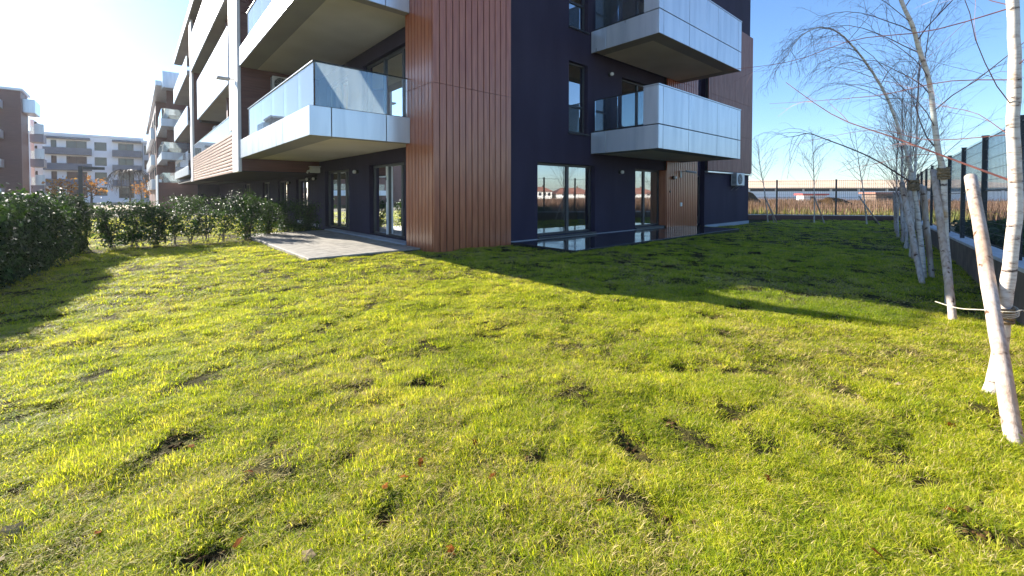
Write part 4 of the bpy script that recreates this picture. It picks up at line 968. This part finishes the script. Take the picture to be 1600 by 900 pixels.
bushes = [(-.35,15.9,.42,.4,1.42,'laurel bush next to the end of the tall left hedge'),(.10,15.7,.40,.4,1.48,'second laurel bush right of the tall hedge, full to the ground'),
          (.55,15.8,.36,.35,1.42,'laurel bush with thin base in front of the white far building'),(.95,15.95,.30,.3,1.15,'small sparse laurel bush with lawn showing behind'),
          (1.35,16.1,.34,.3,1.05,'low open laurel bush left of the bare stemmed pair'),(1.75,16.1,.30,.3,1.12,'spindly laurel bush with bare lower stems'),
          (2.15,16.2,.34,.3,1.18,'laurel bush with bare stems just left of the tallest round bush'),]
for i, (x, y, rx, ry, h, lb) in enumerate(bushes):
    sp = i >= 3
    shrub(lb, x-.12, y, rx*1.12, ry*1.1, h-.18 if not sp else h-.16, 1700 if not sp else 620, 200+i, .10, stems=7 if not sp else 5, bottom=.08 if not sp else .3)
shrub('tallest round laurel bush, left of the terrace', 2.75, 16.3, .58, .5, 1.5, 3200, 230, .088, stems=9, bottom=.02)
shrub('laurel bush directly behind the left corner of the terrace', 3.5, 17.0, .55, .45, 1.3, 2600, 231, .088, stems=8, bottom=.02)
shrub('shaded laurel bush behind the middle of the terrace', 4.35, 17.9, .6, .4, 1.25, 2600, 232, .088, stems=8, bottom=.02)
shrub('shaded laurel bush against the purple wall behind the terrace', 5.15, 18.2, .55, .4, 1.2, 2600, 233, .088, stems=8, bottom=.02)
for i, (x, y) in enumerate(((3.6,30),(5.0,29),(2.4,31.5),(2.6,40),(3.8,41),(5.2,38))):
    shrub(('dark low bush in shade under the left wing, %s' % ['before its middle window','nearest its wall','furthest left of its front row','at the left of its rear row','in its rear row','last beside its wall'][i]), x, y, .9, .8, 1.4, 700, 260+i, .16, stems=5, bottom=.02, group='dark bushes under the left wing')
# tall near hedge made of a run of laurels grown together
rs = np.random.default_rng(77)
t = thing('laurel_hedge', 'tall dense cherry laurel hedge along the left edge of the lawn', 'hedge', (-2.6, 11, 0))
hl = np.array([(-4.2,5.6),(-2.8,9.0),(-2.4,11.0),(-2.1,13.2),(-1.8,15.9)])
hp = smooth_path(np.c_[hl, np.zeros(5)], 60)[:,:2]
def hedge_pts(n):
    i = rs.integers(0, 59, n); f = rs.random(n); c = hp[i]*(1-f)[:,None] + hp[i+1]*f[:,None]
    dd = hp[i+1]-hp[i]; dd /= np.linalg.norm(dd,axis=1)[:,None]; nn = np.c_[dd[:,1], -dd[:,0]]      # nn points to the lawn
    s = i + f
    top = 1.33 + .08*np.sin(s*.35) + .24*(vnoise(s, s*0, 1.1, 66)-.5) + .22*np.abs(rs.normal(0,.45,n))*(rs.random(n) < .25)
    w = .95 + .10*np.sin(s*1.7) + .07*np.sin(s*4.1)
    side = rs.random(n); zf = rs.random(n); q = np.abs(rs.normal(0,.12,n)); o2 = rs.uniform(-1,1,n)
    isS = side < .60; sg = np.where(rs.random(n) < .72, 1, -1)
    edge = 1 - .22*np.clip((zf-.75)/.25,0,1)**2 - .10*(1-zf)
    off = np.where(isS, sg*w*(edge-q*.9), w*o2*.85); z = np.where(isS, top*zf*.97, top*(1-.10*np.abs(o2)**3-q*.7))
    bump = .10*(vnoise(s*1.1+zf*2, z*2.2, 1.3, 61)-.5); off = off*(1+bump)
    P = np.c_[c + nn*off[:,None], z]; N = np.where(isS[:,None], np.c_[nn*sg[:,None], np.full(n,.25)], np.c_[nn*(o2*.4)[:,None], np.ones(n)])
    return P, N
P, N = hedge_pts(50000); cl = vnoise(P[:,0]+P[:,2]*.7, P[:,1]*1.0+P[:,2]*1.3, 3.2, 9); ok = (rs.random(len(P)) < .62+.7*cl) & (P[:,2] > .04); P = P[ok]; N = N[ok]
N = N + rs.normal(0,.55,N.shape) + np.array([0,0,.2]); N /= np.linalg.norm(N,axis=1)[:,None]
V, F, a = leaf_cloud(P, N, .106, rs); fast_mesh('foliage', V, F, M['laurel'], t, attr={'rnd': a})
mb = MB()
for k in range(46):
    i = int(k/46*58); c = hp[i] + rs.normal(0,.15,2)
    for j in range(3):
        b_ = c + rs.normal(0,.35,2); mb.tube(smooth_path([(c[0],c[1],-.05),((c[0]+b_[0])/2,(c[1]+b_[1])/2,.7),(b_[0],b_[1],1.5)], 6), np.linspace(.014,.004,6), 5, False)
mb.build('stem', M['darktwig'], t)

# autumn trees, weeping tree and lamp post on the left
def small_tree(label, x, y, h, rad, seed, n=700, leafmat='autumn', lsize=.35):
    rs = np.random.default_rng(seed); t = thing('autumn_tree', label, 'tree', (x, y, -.4))
    mb = MB(); mb.tube([(x,y,-.45),(x+.05,y,h*.4),(x,y+.05,h*.75)], [.12,.09,.04], 8); mb.build('trunk', M['darktwig'], t)
    mb = MB(); tips = []
    for k in range(12):
        a = k*2.4; pts = grow(mb, (x,y,h*(.35+.4*k/12)), (math.cos(a),math.sin(a),.9), rad*1.2, .035, .03, rs, 5, 4); tips.append(pts[2:])
    mb.build('crown', M['darktwig'], t); tp = np.concatenate(tips); i = rs.integers(0,len(tp),n); C = tp[i]+rs.normal(0,.22,(n,3)); N = rs.normal(0,1,(n,3)); N /= np.linalg.norm(N,axis=1)[:,None]
    V, F, a = leaf_cloud(C, N, lsize, rs, .7); fast_mesh('foliage', V, F, M[leafmat], t, attr={'rnd': a})
small_tree('small orange autumn tree above the tall hedge, left of the lamp post', -5.35, 60.0, 2.8, 1.0, 301, 170)
small_tree('small orange autumn tree behind the lamp post arm', -3.6, 66.0, 3.3, 1.2, 302, 110)
small_tree('low orange autumn tree behind the weeping tree', .75, 86, 3.0, 1.3, 303, 130)
t = thing('weeping_tree', 'dark bare weeping tree with an umbrella shaped crown beyond the bushes', 'tree', (-.47, 78, -.4))
rs = np.random.default_rng(5); MB().tube([(-.47,78,-.45),(-.42,78,2.0),(-.47,78,4.2)], [.13,.1,.07], 8).build('trunk', M['darktwig'], t)
mb = MB()
for k in range(34):
    a = k*2.4; rr = rs.uniform(1.2,2.3); c0, s0 = math.cos(a), math.sin(a)
    P = smooth_path([(-.47,78,4.0),(-.47+c0*rr*.5,78+s0*rr*.5,4.75),(-.47+c0*rr,78+s0*rr,4.0),(-.47+c0*rr*1.2,78+s0*rr*1.2,rs.uniform(1.6,2.8))], 10)
    mb.tube(P, np.linspace(.05,.02,10), 4, False)
    for j in range(6):
        grow(mb, P[3+j], (rs.normal(0,.4), rs.normal(0,.4), -1), rs.uniform(.6,1.3), .018, .1, rs, 4, 3)
mb.build('crown', M['darktwig'], t)
t = thing('lamp_post', 'dark lamp post with a horizontal arm beyond the left hedge', 'lamp post', (-3.75, 56.5, -.4))
MB().bbox(-3.9, -3.6, 56.35, 56.65, -.45, 4.08, bv=.02).build('post', M['fence'], t); MB().bbox(-3.59, -2.1, 56.4, 56.6, 3.78, 4.05, bv=.02).build('arm', M['fence'], t)

# ------------------------------------------------------------------ field beyond the fences
rs = np.random.default_rng(12)
def blades_field(n, xr, yr, cond, hf, wd, rs, seedn=0, zb=-.42):
    x = rs.uniform(*xr, n); y = rs.uniform(*yr, n); k = cond(x, y); x = x[k]; y = y[k]; n = len(x)
    h = hf(x, y)*rs.uniform(.6,1.2,n); a = rs.uniform(0, math.pi, n); lx = rs.normal(0,.18,n)*h; ly = rs.normal(0,.18,n)*h
    dx = np.cos(a)*wd; dy = np.sin(a)*wd; z = np.full(n, zb)
    V = np.stack([np.c_[x-dx,y-dy,z], np.c_[x+dx,y+dy,z], np.c_[x+lx*.5+dx*.7,y+ly*.5+dy*.7,z+h*.6], np.c_[x+lx*.5-dx*.7,y+ly*.5-dy*.7,z+h*.6], np.c_[x+lx,y+ly,z+h]],1).reshape(-1,3)
    i = np.arange(n)*5; F = np.concatenate([np.stack([i,i+1,i+2],1), np.stack([i,i+2,i+3],1), np.stack([i+3,i+2,i+4],1)])
    return V, F, np.repeat(rs.random(n), 5)
outside = lambda x, y: ((side_far(x, y) < -6) | (side_right(x, y) < -3.0)) & (y > -60)
V, F, a = blades_field(110000, (12,115), (-60,42), lambda x, y: outside(x, y) & (rs.random(len(x)) < np.clip(1.3-np.hypot(x-30,y)/100, .25, 1)), lambda x, y: .45+1.15*fbm(x,y,.16,4)*(.6+.8*vnoise(x,y,.7,8)), .024, rs)
o = fast_mesh('reeds', V, F, M['reed'], attr={'rnd': a}); tag(o, 'brown dry reeds and tall weeds covering the field beyond the fences', 'reeds', kind='stuff')
V, F, a = blades_field(16000, (28,60), (-12,32), lambda x, y: (side_far(x, y) < -1.2) & (side_far(x, y) > -9), lambda x, y: .35+.7*fbm(x,y,.3,4), .03, rs)
o = fast_mesh('weeds', V, F, M['weed'], attr={'rnd': a}); tag(o, 'low green and straw coloured weeds just outside the far fence', 'weeds', kind='stuff')
# dark ivy strip just outside the near part of the right fence
n_ = 9000; s_ = rs.uniform(-1, 16, n_); o_ = rs.uniform(-1.7, -.35, n_); zz = rs.uniform(-.3, 1, n_)
hz = .95 + .25*vnoise(s_, o_, 1.5, 4) - .025*s_; C = np.c_[A[0]+d[0]*s_+n[0]*o_, A[1]+d[1]*s_+n[1]*o_, -.3+(hz+.3)*(1-np.abs(rs.normal(0,.3,n_)).clip(0,1))]
N = rs.normal(0,1,(n_,3)); N[:,2] += 1; N /= np.linalg.norm(N,axis=1)[:,None]; V, F, a = leaf_cloud(C, N, .12, rs, .7)
o = fast_mesh('ground_cover', V, F, M['laurel'], attr={'rnd': a}); tag(o, 'dark leafy ground cover just outside the near part of the right fence', 'ground cover', kind='stuff')
# earth mounds
def mound(label, x, y, rx, ry, h, seed):
    V, F = grid(np.linspace(x-rx,x+rx,30), np.linspace(y-ry,y+ry,30), lambda X, Y: -.5 + h*np.clip(1-((X-x)/rx)**2-((Y-y)/ry)**2,0,1)**.8*(.6+.8*fbm(X,Y,.8,seed)))
    o = fast_mesh('earth_mound', V, F, M['soil'], origin=(x,y,-.5)); o['kind'] = 'structure'; return o
mound('', 66, 26, 6, 4, 2.6, 1); mound('', 58, 29, 5, 3, 1.6, 2); mound('', 70, 15, 5, 3, 1.3, 3)
# long hall
def mw(x, d_):     # camera-frame metres to world
    c_, s_ = math.cos(YAW), math.sin(YAW); return np.array([x*c_ + d_*s_, -x*s_ + d_*c_])
Ha, Hb = mw(45, 128), mw(150, 118); Hd = (Hb-Ha)/np.linalg.norm(Hb-Ha); Hn = np.array([-Hd[1], Hd[0]]); HL = np.linalg.norm(Hb-Ha)
def hallroof(mb):
    P = lambda s, o, z: (Ha[0]+Hd[0]*s+Hn[0]*o, Ha[1]+Hd[1]*s+Hn[1]*o, z)
    for o0, o1, za, zb in ((-.8, 30.5, 3.02, 6.2), (30.5, 61, 6.2, 3.02)):
        V = [P(-1,o0,za),P(HL+1,o0,za),P(HL+1,o1,zb),P(-1,o1,zb),P(-1,o0,za+.25),P(HL+1,o0,za+.25),P(HL+1,o1,zb+.25),P(-1,o1,zb+.25)]
        mb.add(V, [(0,3,2,1),(4,5,6,7),(0,1,5,4),(2,3,7,6),(1,2,6,5),(3,0,4,7)])
t = thing('industrial_hall', 'long low white industrial hall with a beige roof beyond the field', 'industrial building', (Ha[0], Ha[1], -.4))
mb = MB(); quadbox(mb, Ha, Hd, Hn, 0, HL, 0, 60, -.5, -.5, 2.25, 2.25); mb.build('wall', M['hallwhite'], t)
mb = MB(); quadbox(mb, Ha, Hd, Hn, 0, HL, .6, 59, 2.26, 2.26, 3.0, 3.0); mb.build('window_band', M['joint'], t)
mb = MB(); hallroof(mb); mb.build('roof', M['roofbeige'], t)
mb = MB()
for k in range(14): quadbox(mb, Ha, Hd, Hn, 2+k*7.5, 2.5+k*7.5, .2, .58, 2.26, 2.26, 3.0, 3.0)
mb.build('column', M['hallwhite'], t)
def shed(label, x, d_, w, dep, h, wm, rm, z0=-.45):
    a_ = mw(x, d_); t = thing('shed', label, 'shed', (a_[0], a_[1], z0)); dd = Hd; nn = Hn
    mb = MB(); quadbox(mb, a_, dd, nn, 0, w, 0, dep, z0, z0, h, h); mb.build('wall', M[wm], t)
    mb = MB(); quadbox(mb, a_, dd, nn, -.4, w+.4, -.4, dep+.4, h+.01, h+.01, h+.35, h+.35); mb.build('roof', M[rm], t)
    mb = MB(); quadbox(mb, a_, dd, nn, w*.3, w*.5, -.05, -.01, z0+.3, z0+.3, h*.75, h*.75); mb.build('door', M['joint'], t)
shed('low rust roofed shed in front of the long hall, right side', 73, 86, 7, 4, 1.5, 'concrete', 'redroof')
shed('small red and white shed in front of the long hall', 68, 100, 5, 3, 1.2, 'hallwhite', 'redpaint')
def house(label, x, y, w, dep, h, rot, wm='housewall', rm='redroof', z0=-.45):
    t = thing('house', label, 'house', (x, y, z0)); c_, s_ = math.cos(rot), math.sin(rot)
    def X(P): return [(x+p[0]*c_-p[1]*s_, y+p[0]*s_+p[1]*c_, p[2]) for p in P]
    mb = MB(); mb.add(X([(-w/2,-dep/2,z0),(w/2,-dep/2,z0),(w/2,dep/2,z0),(-w/2,dep/2,z0),(-w/2,-dep/2,h),(w/2,-dep/2,h),(w/2,dep/2,h),(-w/2,dep/2,h)]), [(0,3,2,1),(0,1,5,4),(1,2,6,5),(2,3,7,6),(3,0,4,7)])
    mb.build('wall', M[wm], t)
    r = h + dep*.28; e = .5
    mb = MB(); mb.add(X([(-w/2-e,-dep/2-e,h-.15),(w/2+e,-dep/2-e,h-.15),(w/2+e,dep/2+e,h-.15),(-w/2-e,dep/2+e,h-.15),(-w*.25,0,r),(w*.25,0,r)]), [(0,1,5,4),(1,2,5),(2,3,4,5),(3,0,4),(0,3,2,1)])
    rf = mb.build('roof', M[rm], t)
    mb = MB(); mb.add(X([(w*.2-.3,-.3,r-.6),(w*.2+.3,-.3,r-.6),(w*.2+.3,.3,r-.6),(w*.2-.3,.3,r-.6),(w*.2-.3,-.3,r+.6),(w*.2+.3,-.3,r+.6),(w*.2+.3,.3,r+.6),(w*.2-.3,.3,r+.6)]), [(4,5,6,7),(0,1,5,4),(1,2,6,5),(2,3,7,6),(3,0,4,7)]); mb.build('chimney', M['concrete'], rf)
    for k in (-.3, 0, .3):
        mb = MB(); mb.add(X([(w*k-.6,-dep/2-.03,.8),(w*k+.6,-dep/2-.03,.8),(w*k+.6,-dep/2-.03,2.1),(w*k-.6,-dep/2-.03,2.1),(w*k-.6,dep/2+.03,.8),(w*k+.6,dep/2+.03,.8),(w*k+.6,dep/2+.03,2.1),(w*k-.6,dep/2+.03,2.1)]), [(0,1,2,3),(7,6,5,4)]); mb.build('window', M['joint'], t)
house('red roofed house mirrored in the ground floor window, beyond the right fence', 132, -95, 16, 8, 1.7, .4)
house('pale rendered house with clay roof, mirrored left of the wide roof', 120, -100, 7, 6, 2.6, .2)
house('wide low house with clay roof furthest along the mirrored field', 165, -88, 20, 9, 1.6, .7)

# ------------------------------------------------------------------ grass
protos = bpy.data.collections.new('grass_tufts')
def tuft(seed, nb, rad, h, lean, straw=0, w=.0020, seg=3):
    rs = np.random.default_rng(seed); Vs = []; Fs = []; A_ = []; base = 0
    a = rs.uniform(0, 6.283, nb); r = rad*np.sqrt(rs.random(nb)); px, py = r*np.cos(a), r*np.sin(a)
    L = h*rs.uniform(.45,1.25,nb); az = rs.uniform(0,6.283,nb); ln = np.abs(rs.normal(lean, .35, nb)); ww = w*rs.uniform(.7,1.4,nb)
    mi = (rs.random(nb) < straw)
    for i in range(nb):
        dx, dy = math.cos(az[i]), math.sin(az[i]); sx, sy = -dy, dx; p = np.array([px[i],py[i],-.008]); th = .15+ln[i]*.3
        rr = rs.random()
        for k in range(seg+1):
            f = k/seg; wd = ww[i]*(1-.9*f**1.6)
            Vs += [p+np.array([sx,sy,0])*wd, p-np.array([sx,sy,0])*wd]; A_ += [rr, rr]
            th2 = min(th + ln[i]*f*1.3, 1.75); p = p + np.array([dx*math.sin(th2), dy*math.sin(th2), math.cos(th2)])*L[i]/seg
        for k in range(seg): b = base+2*k; Fs.append((b, b+1, b+3, b+2))
        base += 2*(seg+1)
    o = fast_mesh('tuft', np.array(Vs), np.array(Fs), [M['grass'], M['straw']], attr={'rnd': np.array(A_)}, link=False)
    o.data.polygons.foreach_set('material_index', np.repeat(mi, seg).astype(np.int32)); protos.objects.link(o)
    return o
NP = 14
for k in range(NP):
    if k < 9: tuft(k, 50, .062, .064, .6+.08*k, .10)
    elif k < 12: tuft(k, 26, .07, .07, 1.15, .45)
    else: tuft(k, 22, .07, .065, 1.3, .95)
rs = np.random.default_rng(99)
def sample(n, r0, r1, amax=1.15):
    ang = rs.uniform(-amax, amax, n); r = np.sqrt(rs.uniform(r0*r0, r1*r1, n)); hd = ang + YAW
    return r*np.sin(hd), r*np.cos(hd)
sets = [(25000, .9, 4.0, .82), (26000, 4.0, 7.5, 1.05), (24000, 7.5, 15, 1.75), (26000, 15, 36, 2.7)]
PX = []; PY = []; SC = []
for n_, r0, r1, sc in sets:
    x, y = sample(n_, r0, r1); PX.append(x); PY.append(y); SC.append(np.full(n_, sc))
x = rs.uniform(-5,6,6000); y = rs.uniform(-6,2,6000); k = (np.hypot(x,y) < 6) & ((np.sin(YAW)*x+np.cos(YAW)*y) < .9); PX.append(x[k]); PY.append(y[k]); SC.append(np.full(k.sum(), 1.5))
for bx, by in ((3.86,-.10),(7.13,.32),(9.76,.80),(4.68,.01),(8.02,.4),(10.5,.86),(10.6,.76)):
    q = rs.normal(0, .085, (26, 2)); PX.append(bx+q[:,0]); PY.append(by+q[:,1]); SC.append(rs.uniform(1.0,1.7,26))
x = rs.uniform(5.3,8.4,500); PX.append(x); PY.append(9.37-np.abs(rs.normal(0,.04,500))); SC.append(rs.uniform(1,1.5,500))
x = rs.uniform(8.2,18.7,900); PX.append(x); PY.append(6.99-np.abs(rs.normal(0,.04,900))); SC.append(rs.uniform(1.2,1.8,900))
x = rs.uniform(2.8,5.6,500); PX.append(x); PY.append(9.98-np.abs(rs.normal(0,.04,500))); SC.append(rs.uniform(1,1.6,500))
x = np.concatenate(PX); y = np.concatenate(PY); sc = np.concatenate(SC)
keep = (side_right(x, y) > .16) & (side_far(x, y) > .2) & (x > -22) & (y < 58)
keep &= ~((x > 5.6) & (y > 9.37)) ; keep &= ~((x > 2.83) & (x < 6) & (y > 10.0) & (y < 17.62)); keep &= ~((x > 8.24) & (x < 18.62) & (y > 7.0))
dens = fbm(x, y, 1.7, 21); dens2 = vnoise(x, y, 5.5, 31)
pb = np.clip(1.55 - 2.1*np.maximum(0, .49-dens2*.5-dens*.42)*2.6, .18, 1)
for bx, by, br in BARE:
    dd = np.hypot(x-bx, y-by)/(br*.78) * (1+.6*(vnoise(x, y, 11, 3)-.5)*2)
    pb *= 1 - .93*np.exp(-(dd**4)*.9)
keep &= rs.random(len(x)) < pb
x = x[keep]; y = y[keep]; sc = sc[keep]; pbk = pb[keep]; n_ = len(x)
z = ground_z(x, y)
dry = fbm(x, y, .8, 41) + .25*(vnoise(x,y,4.0,43)-.5)
pi = rs.integers(0, 9, n_); rr = rs.random(n_)
pi = np.where(rr < np.clip((dry-.42)*1.3, .07, .4), rs.integers(9, 12, n_), pi); rr = rs.random(n_)
pi = np.where(rr < np.clip((dry-.44)*1.1, .04, .3), rs.integers(12, 14, n_), pi)
hs = .34 + .50*fbm(x, y, 1.3, 51) + .42*(vnoise(x,y,7,52)-.5); hs *= .75+.25*pbk; edge = np.abs(x-5.4) < .5
me = bpy.data.meshes.new('grass'); me.vertices.add(n_); me.vertices.foreach_set('co', np.c_[x,y,z].astype(np.float32).ravel())
rot = np.c_[rs.normal(0,.12,n_), rs.normal(0,.12,n_), rs.uniform(0,6.283,n_)]
at = me.attributes.new('rot','FLOAT_VECTOR','POINT'); at.data.foreach_set('vector', rot.astype(np.float32).ravel())
scv = np.c_[sc, sc, hs*(.8+.2*sc)*rs.uniform(.8,1.2,n_)]
at = me.attributes.new('scl','FLOAT_VECTOR','POINT'); at.data.foreach_set('vector', scv.astype(np.float32).ravel())
at = me.attributes.new('pidx','INT','POINT'); at.data.foreach_set('value', pi.astype(np.int32))
go = bpy.data.objects.new('grass', me); COL.objects.link(go); tag(go, 'short uneven sunlit lawn grass with straw and bare patches', 'grass', kind='stuff')
ng = bpy.data.node_groups.new('grass_scatter', 'GeometryNodeTree')
ng.interface.new_socket('Geometry', in_out='INPUT', socket_type='NodeSocketGeometry'); ng.interface.new_socket('Geometry', in_out='OUTPUT', socket_type='NodeSocketGeometry')
gi = ng.nodes.new('NodeGroupInput'); gout = ng.nodes.new('NodeGroupOutput'); iop = ng.nodes.new('GeometryNodeInstanceOnPoints'); ci = ng.nodes.new('GeometryNodeCollectionInfo')
ci.inputs['Collection'].default_value = protos; ci.inputs['Separate Children'].default_value = True; ci.inputs['Reset Children'].default_value = True; iop.inputs['Pick Instance'].default_value = True
ng.links.new(gi.outputs[0], iop.inputs['Points']); ng.links.new(ci.outputs[0], iop.inputs['Instance'])
def named(nm, ty):
    q = ng.nodes.new('GeometryNodeInputNamedAttribute'); q.data_type = ty; q.inputs['Name'].default_value = nm; return q.outputs['Attribute']
ng.links.new(named('pidx','INT'), iop.inputs['Instance Index']); ng.links.new(named('scl','FLOAT_VECTOR'), iop.inputs['Scale'])
er = ng.nodes.new('FunctionNodeEulerToRotation'); ng.links.new(named('rot','FLOAT_VECTOR'), er.inputs[0]); ng.links.new(er.outputs[0], iop.inputs['Rotation'])
ng.links.new(iop.outputs[0], gout.inputs[0])
md = go.modifiers.new('scatter', 'NODES'); md.node_group = ng

# thin air haze
hb = MB().box(-900, 900, -900, 900, -1.6, 17.5).build('haze', [], None, (0,0,0)); hb['kind'] = 'stuff'
hm = bpy.data.materials.new('haze_air'); hm.use_nodes = True; hn = hm.node_tree.nodes; hn.remove(hn['Principled BSDF'])
pv = hn.new('ShaderNodeVolumePrincipled'); pv.inputs['Color'].default_value = (.90,.95,1,1); pv.inputs['Density'].default_value = .0003; pv.inputs['Anisotropy'].default_value = .35
hm.node_tree.links.new(pv.outputs[0], hn['Material Output'].inputs['Volume']); hb.data.materials.clear(); hb.data.materials.append(hm)

# soil clods in the bare patches
rs = np.random.default_rng(31); ico = []
phi = (1+5**.5)/2
IV = np.array([(-1,phi,0),(1,phi,0),(-1,-phi,0),(1,-phi,0),(0,-1,phi),(0,1,phi),(0,-1,-phi),(0,1,-phi),(phi,0,-1),(phi,0,1),(-phi,0,-1),(-phi,0,1)])/1.9
IF = np.array([(0,11,5),(0,5,1),(0,1,7),(0,7,10),(0,10,11),(1,5,9),(5,11,4),(11,10,2),(10,7,6),(7,1,8),(3,9,4),(3,4,2),(3,2,6),(3,6,8),(3,8,9),(4,9,5),(2,4,11),(6,2,10),(8,6,7),(9,8,1)])
Vs = []; Fs = []; b0 = 0
for bx, by, br in BARE:
    for k in range(int(8 + 60*br)):
        q = br*abs(rs.normal(0,.55)); a = rs.uniform(0,6.28); cx, cy = bx+q*math.cos(a), by+q*math.sin(a); s = rs.uniform(.005,.018)*(1 if rs.random() > .06 else 1.25)
        v = IV*(1+rs.normal(0,.22,(12,1)))*s*np.array([rs.uniform(.8,1.4),rs.uniform(.8,1.4),.75]); v = v + np.array([cx,cy,gz(cx,cy)+s*.3]); Vs.append(v); Fs.append(IF+b0); b0 += 12
o = fast_mesh('soil_clods', np.concatenate(Vs), np.concatenate(Fs), M['soil']); tag(o, 'dark crumbly soil clods in the bare patches of the lawn', 'soil', kind='stuff')

# fallen leaves
def fallen(x, y, size, label, mat, seed, group=None, lift=.026):
    rs = np.random.default_rng(seed); n = 10; pts = []
    for k in range(n):
        a = k/n*2*math.pi; r = size*(.42+.07*math.cos(2*a)+.07*math.cos(5*a)+rs.normal(0,.02)); pts.append((r*math.cos(a), r*math.sin(a)*.8, -.07*size*(math.cos(a)**2) + rs.normal(0,.04)*size))
    V = np.array([(0,0,0)] + pts); rz = rs.uniform(0,6.28); R_ = np.array(Matrix.Rotation(rz,3,'Z') @ Matrix.Rotation(rs.normal(0,.35),3,'X') @ Matrix.Rotation(rs.normal(0,.35),3,'Y'))
    p = np.array([x, y, gz(x,y)+lift]); V = V@R_.T + p
    mb = MB(); mb.add(V, [(0, 1+k, 1+(k+1) % n) for k in range(n)])
    tail = np.array([(size*.5,0,0),(size*.75,.1*size,.03*size)])@R_.T + p; mb.tube(tail, size*.02, 4, False)
    o = mb.build('fallen_leaf', M[mat], None, tuple(p)); return tag(o, label, 'leaf', group)
LV_ = [(1.37,2.71),(1.16,2.08),(.97,1.49),(1.48,2.01),(1.03,2.02),(1.38,1.73),(.43,2.59),(.31,2.14),(.92,2.01),(-.14,2.59),(2.24,.3),(2.48,.78),(3.91,.18),(1.68,1.25),(2.88,.13),(.23,3.13),(.55,6.27),(-1.26,8.23)]
for i, (x, y) in enumerate(LV_): fallen(x, y, .052, 'small orange-brown fallen leaf lying in the lawn grass', 'fallen', 400+i, 'small orange-brown fallen leaves')
fallen(-.42, 2.82, .10, 'large pale dry leaf lying at the left edge of the lawn', 'palefallen', 450)
fallen(-.44, 2.64, .08, 'pale dry leaf closest to the lower left corner', 'palefallen', 451)
fallen(.51, 1.86, .08, 'pale dry leaf at the bottom of the lawn left of centre', 'palefallen', 452)
fallen(4.48, .50, .07, 'tan dry leaf on the lawn left of the leaning stake', 'palefallen', 453)
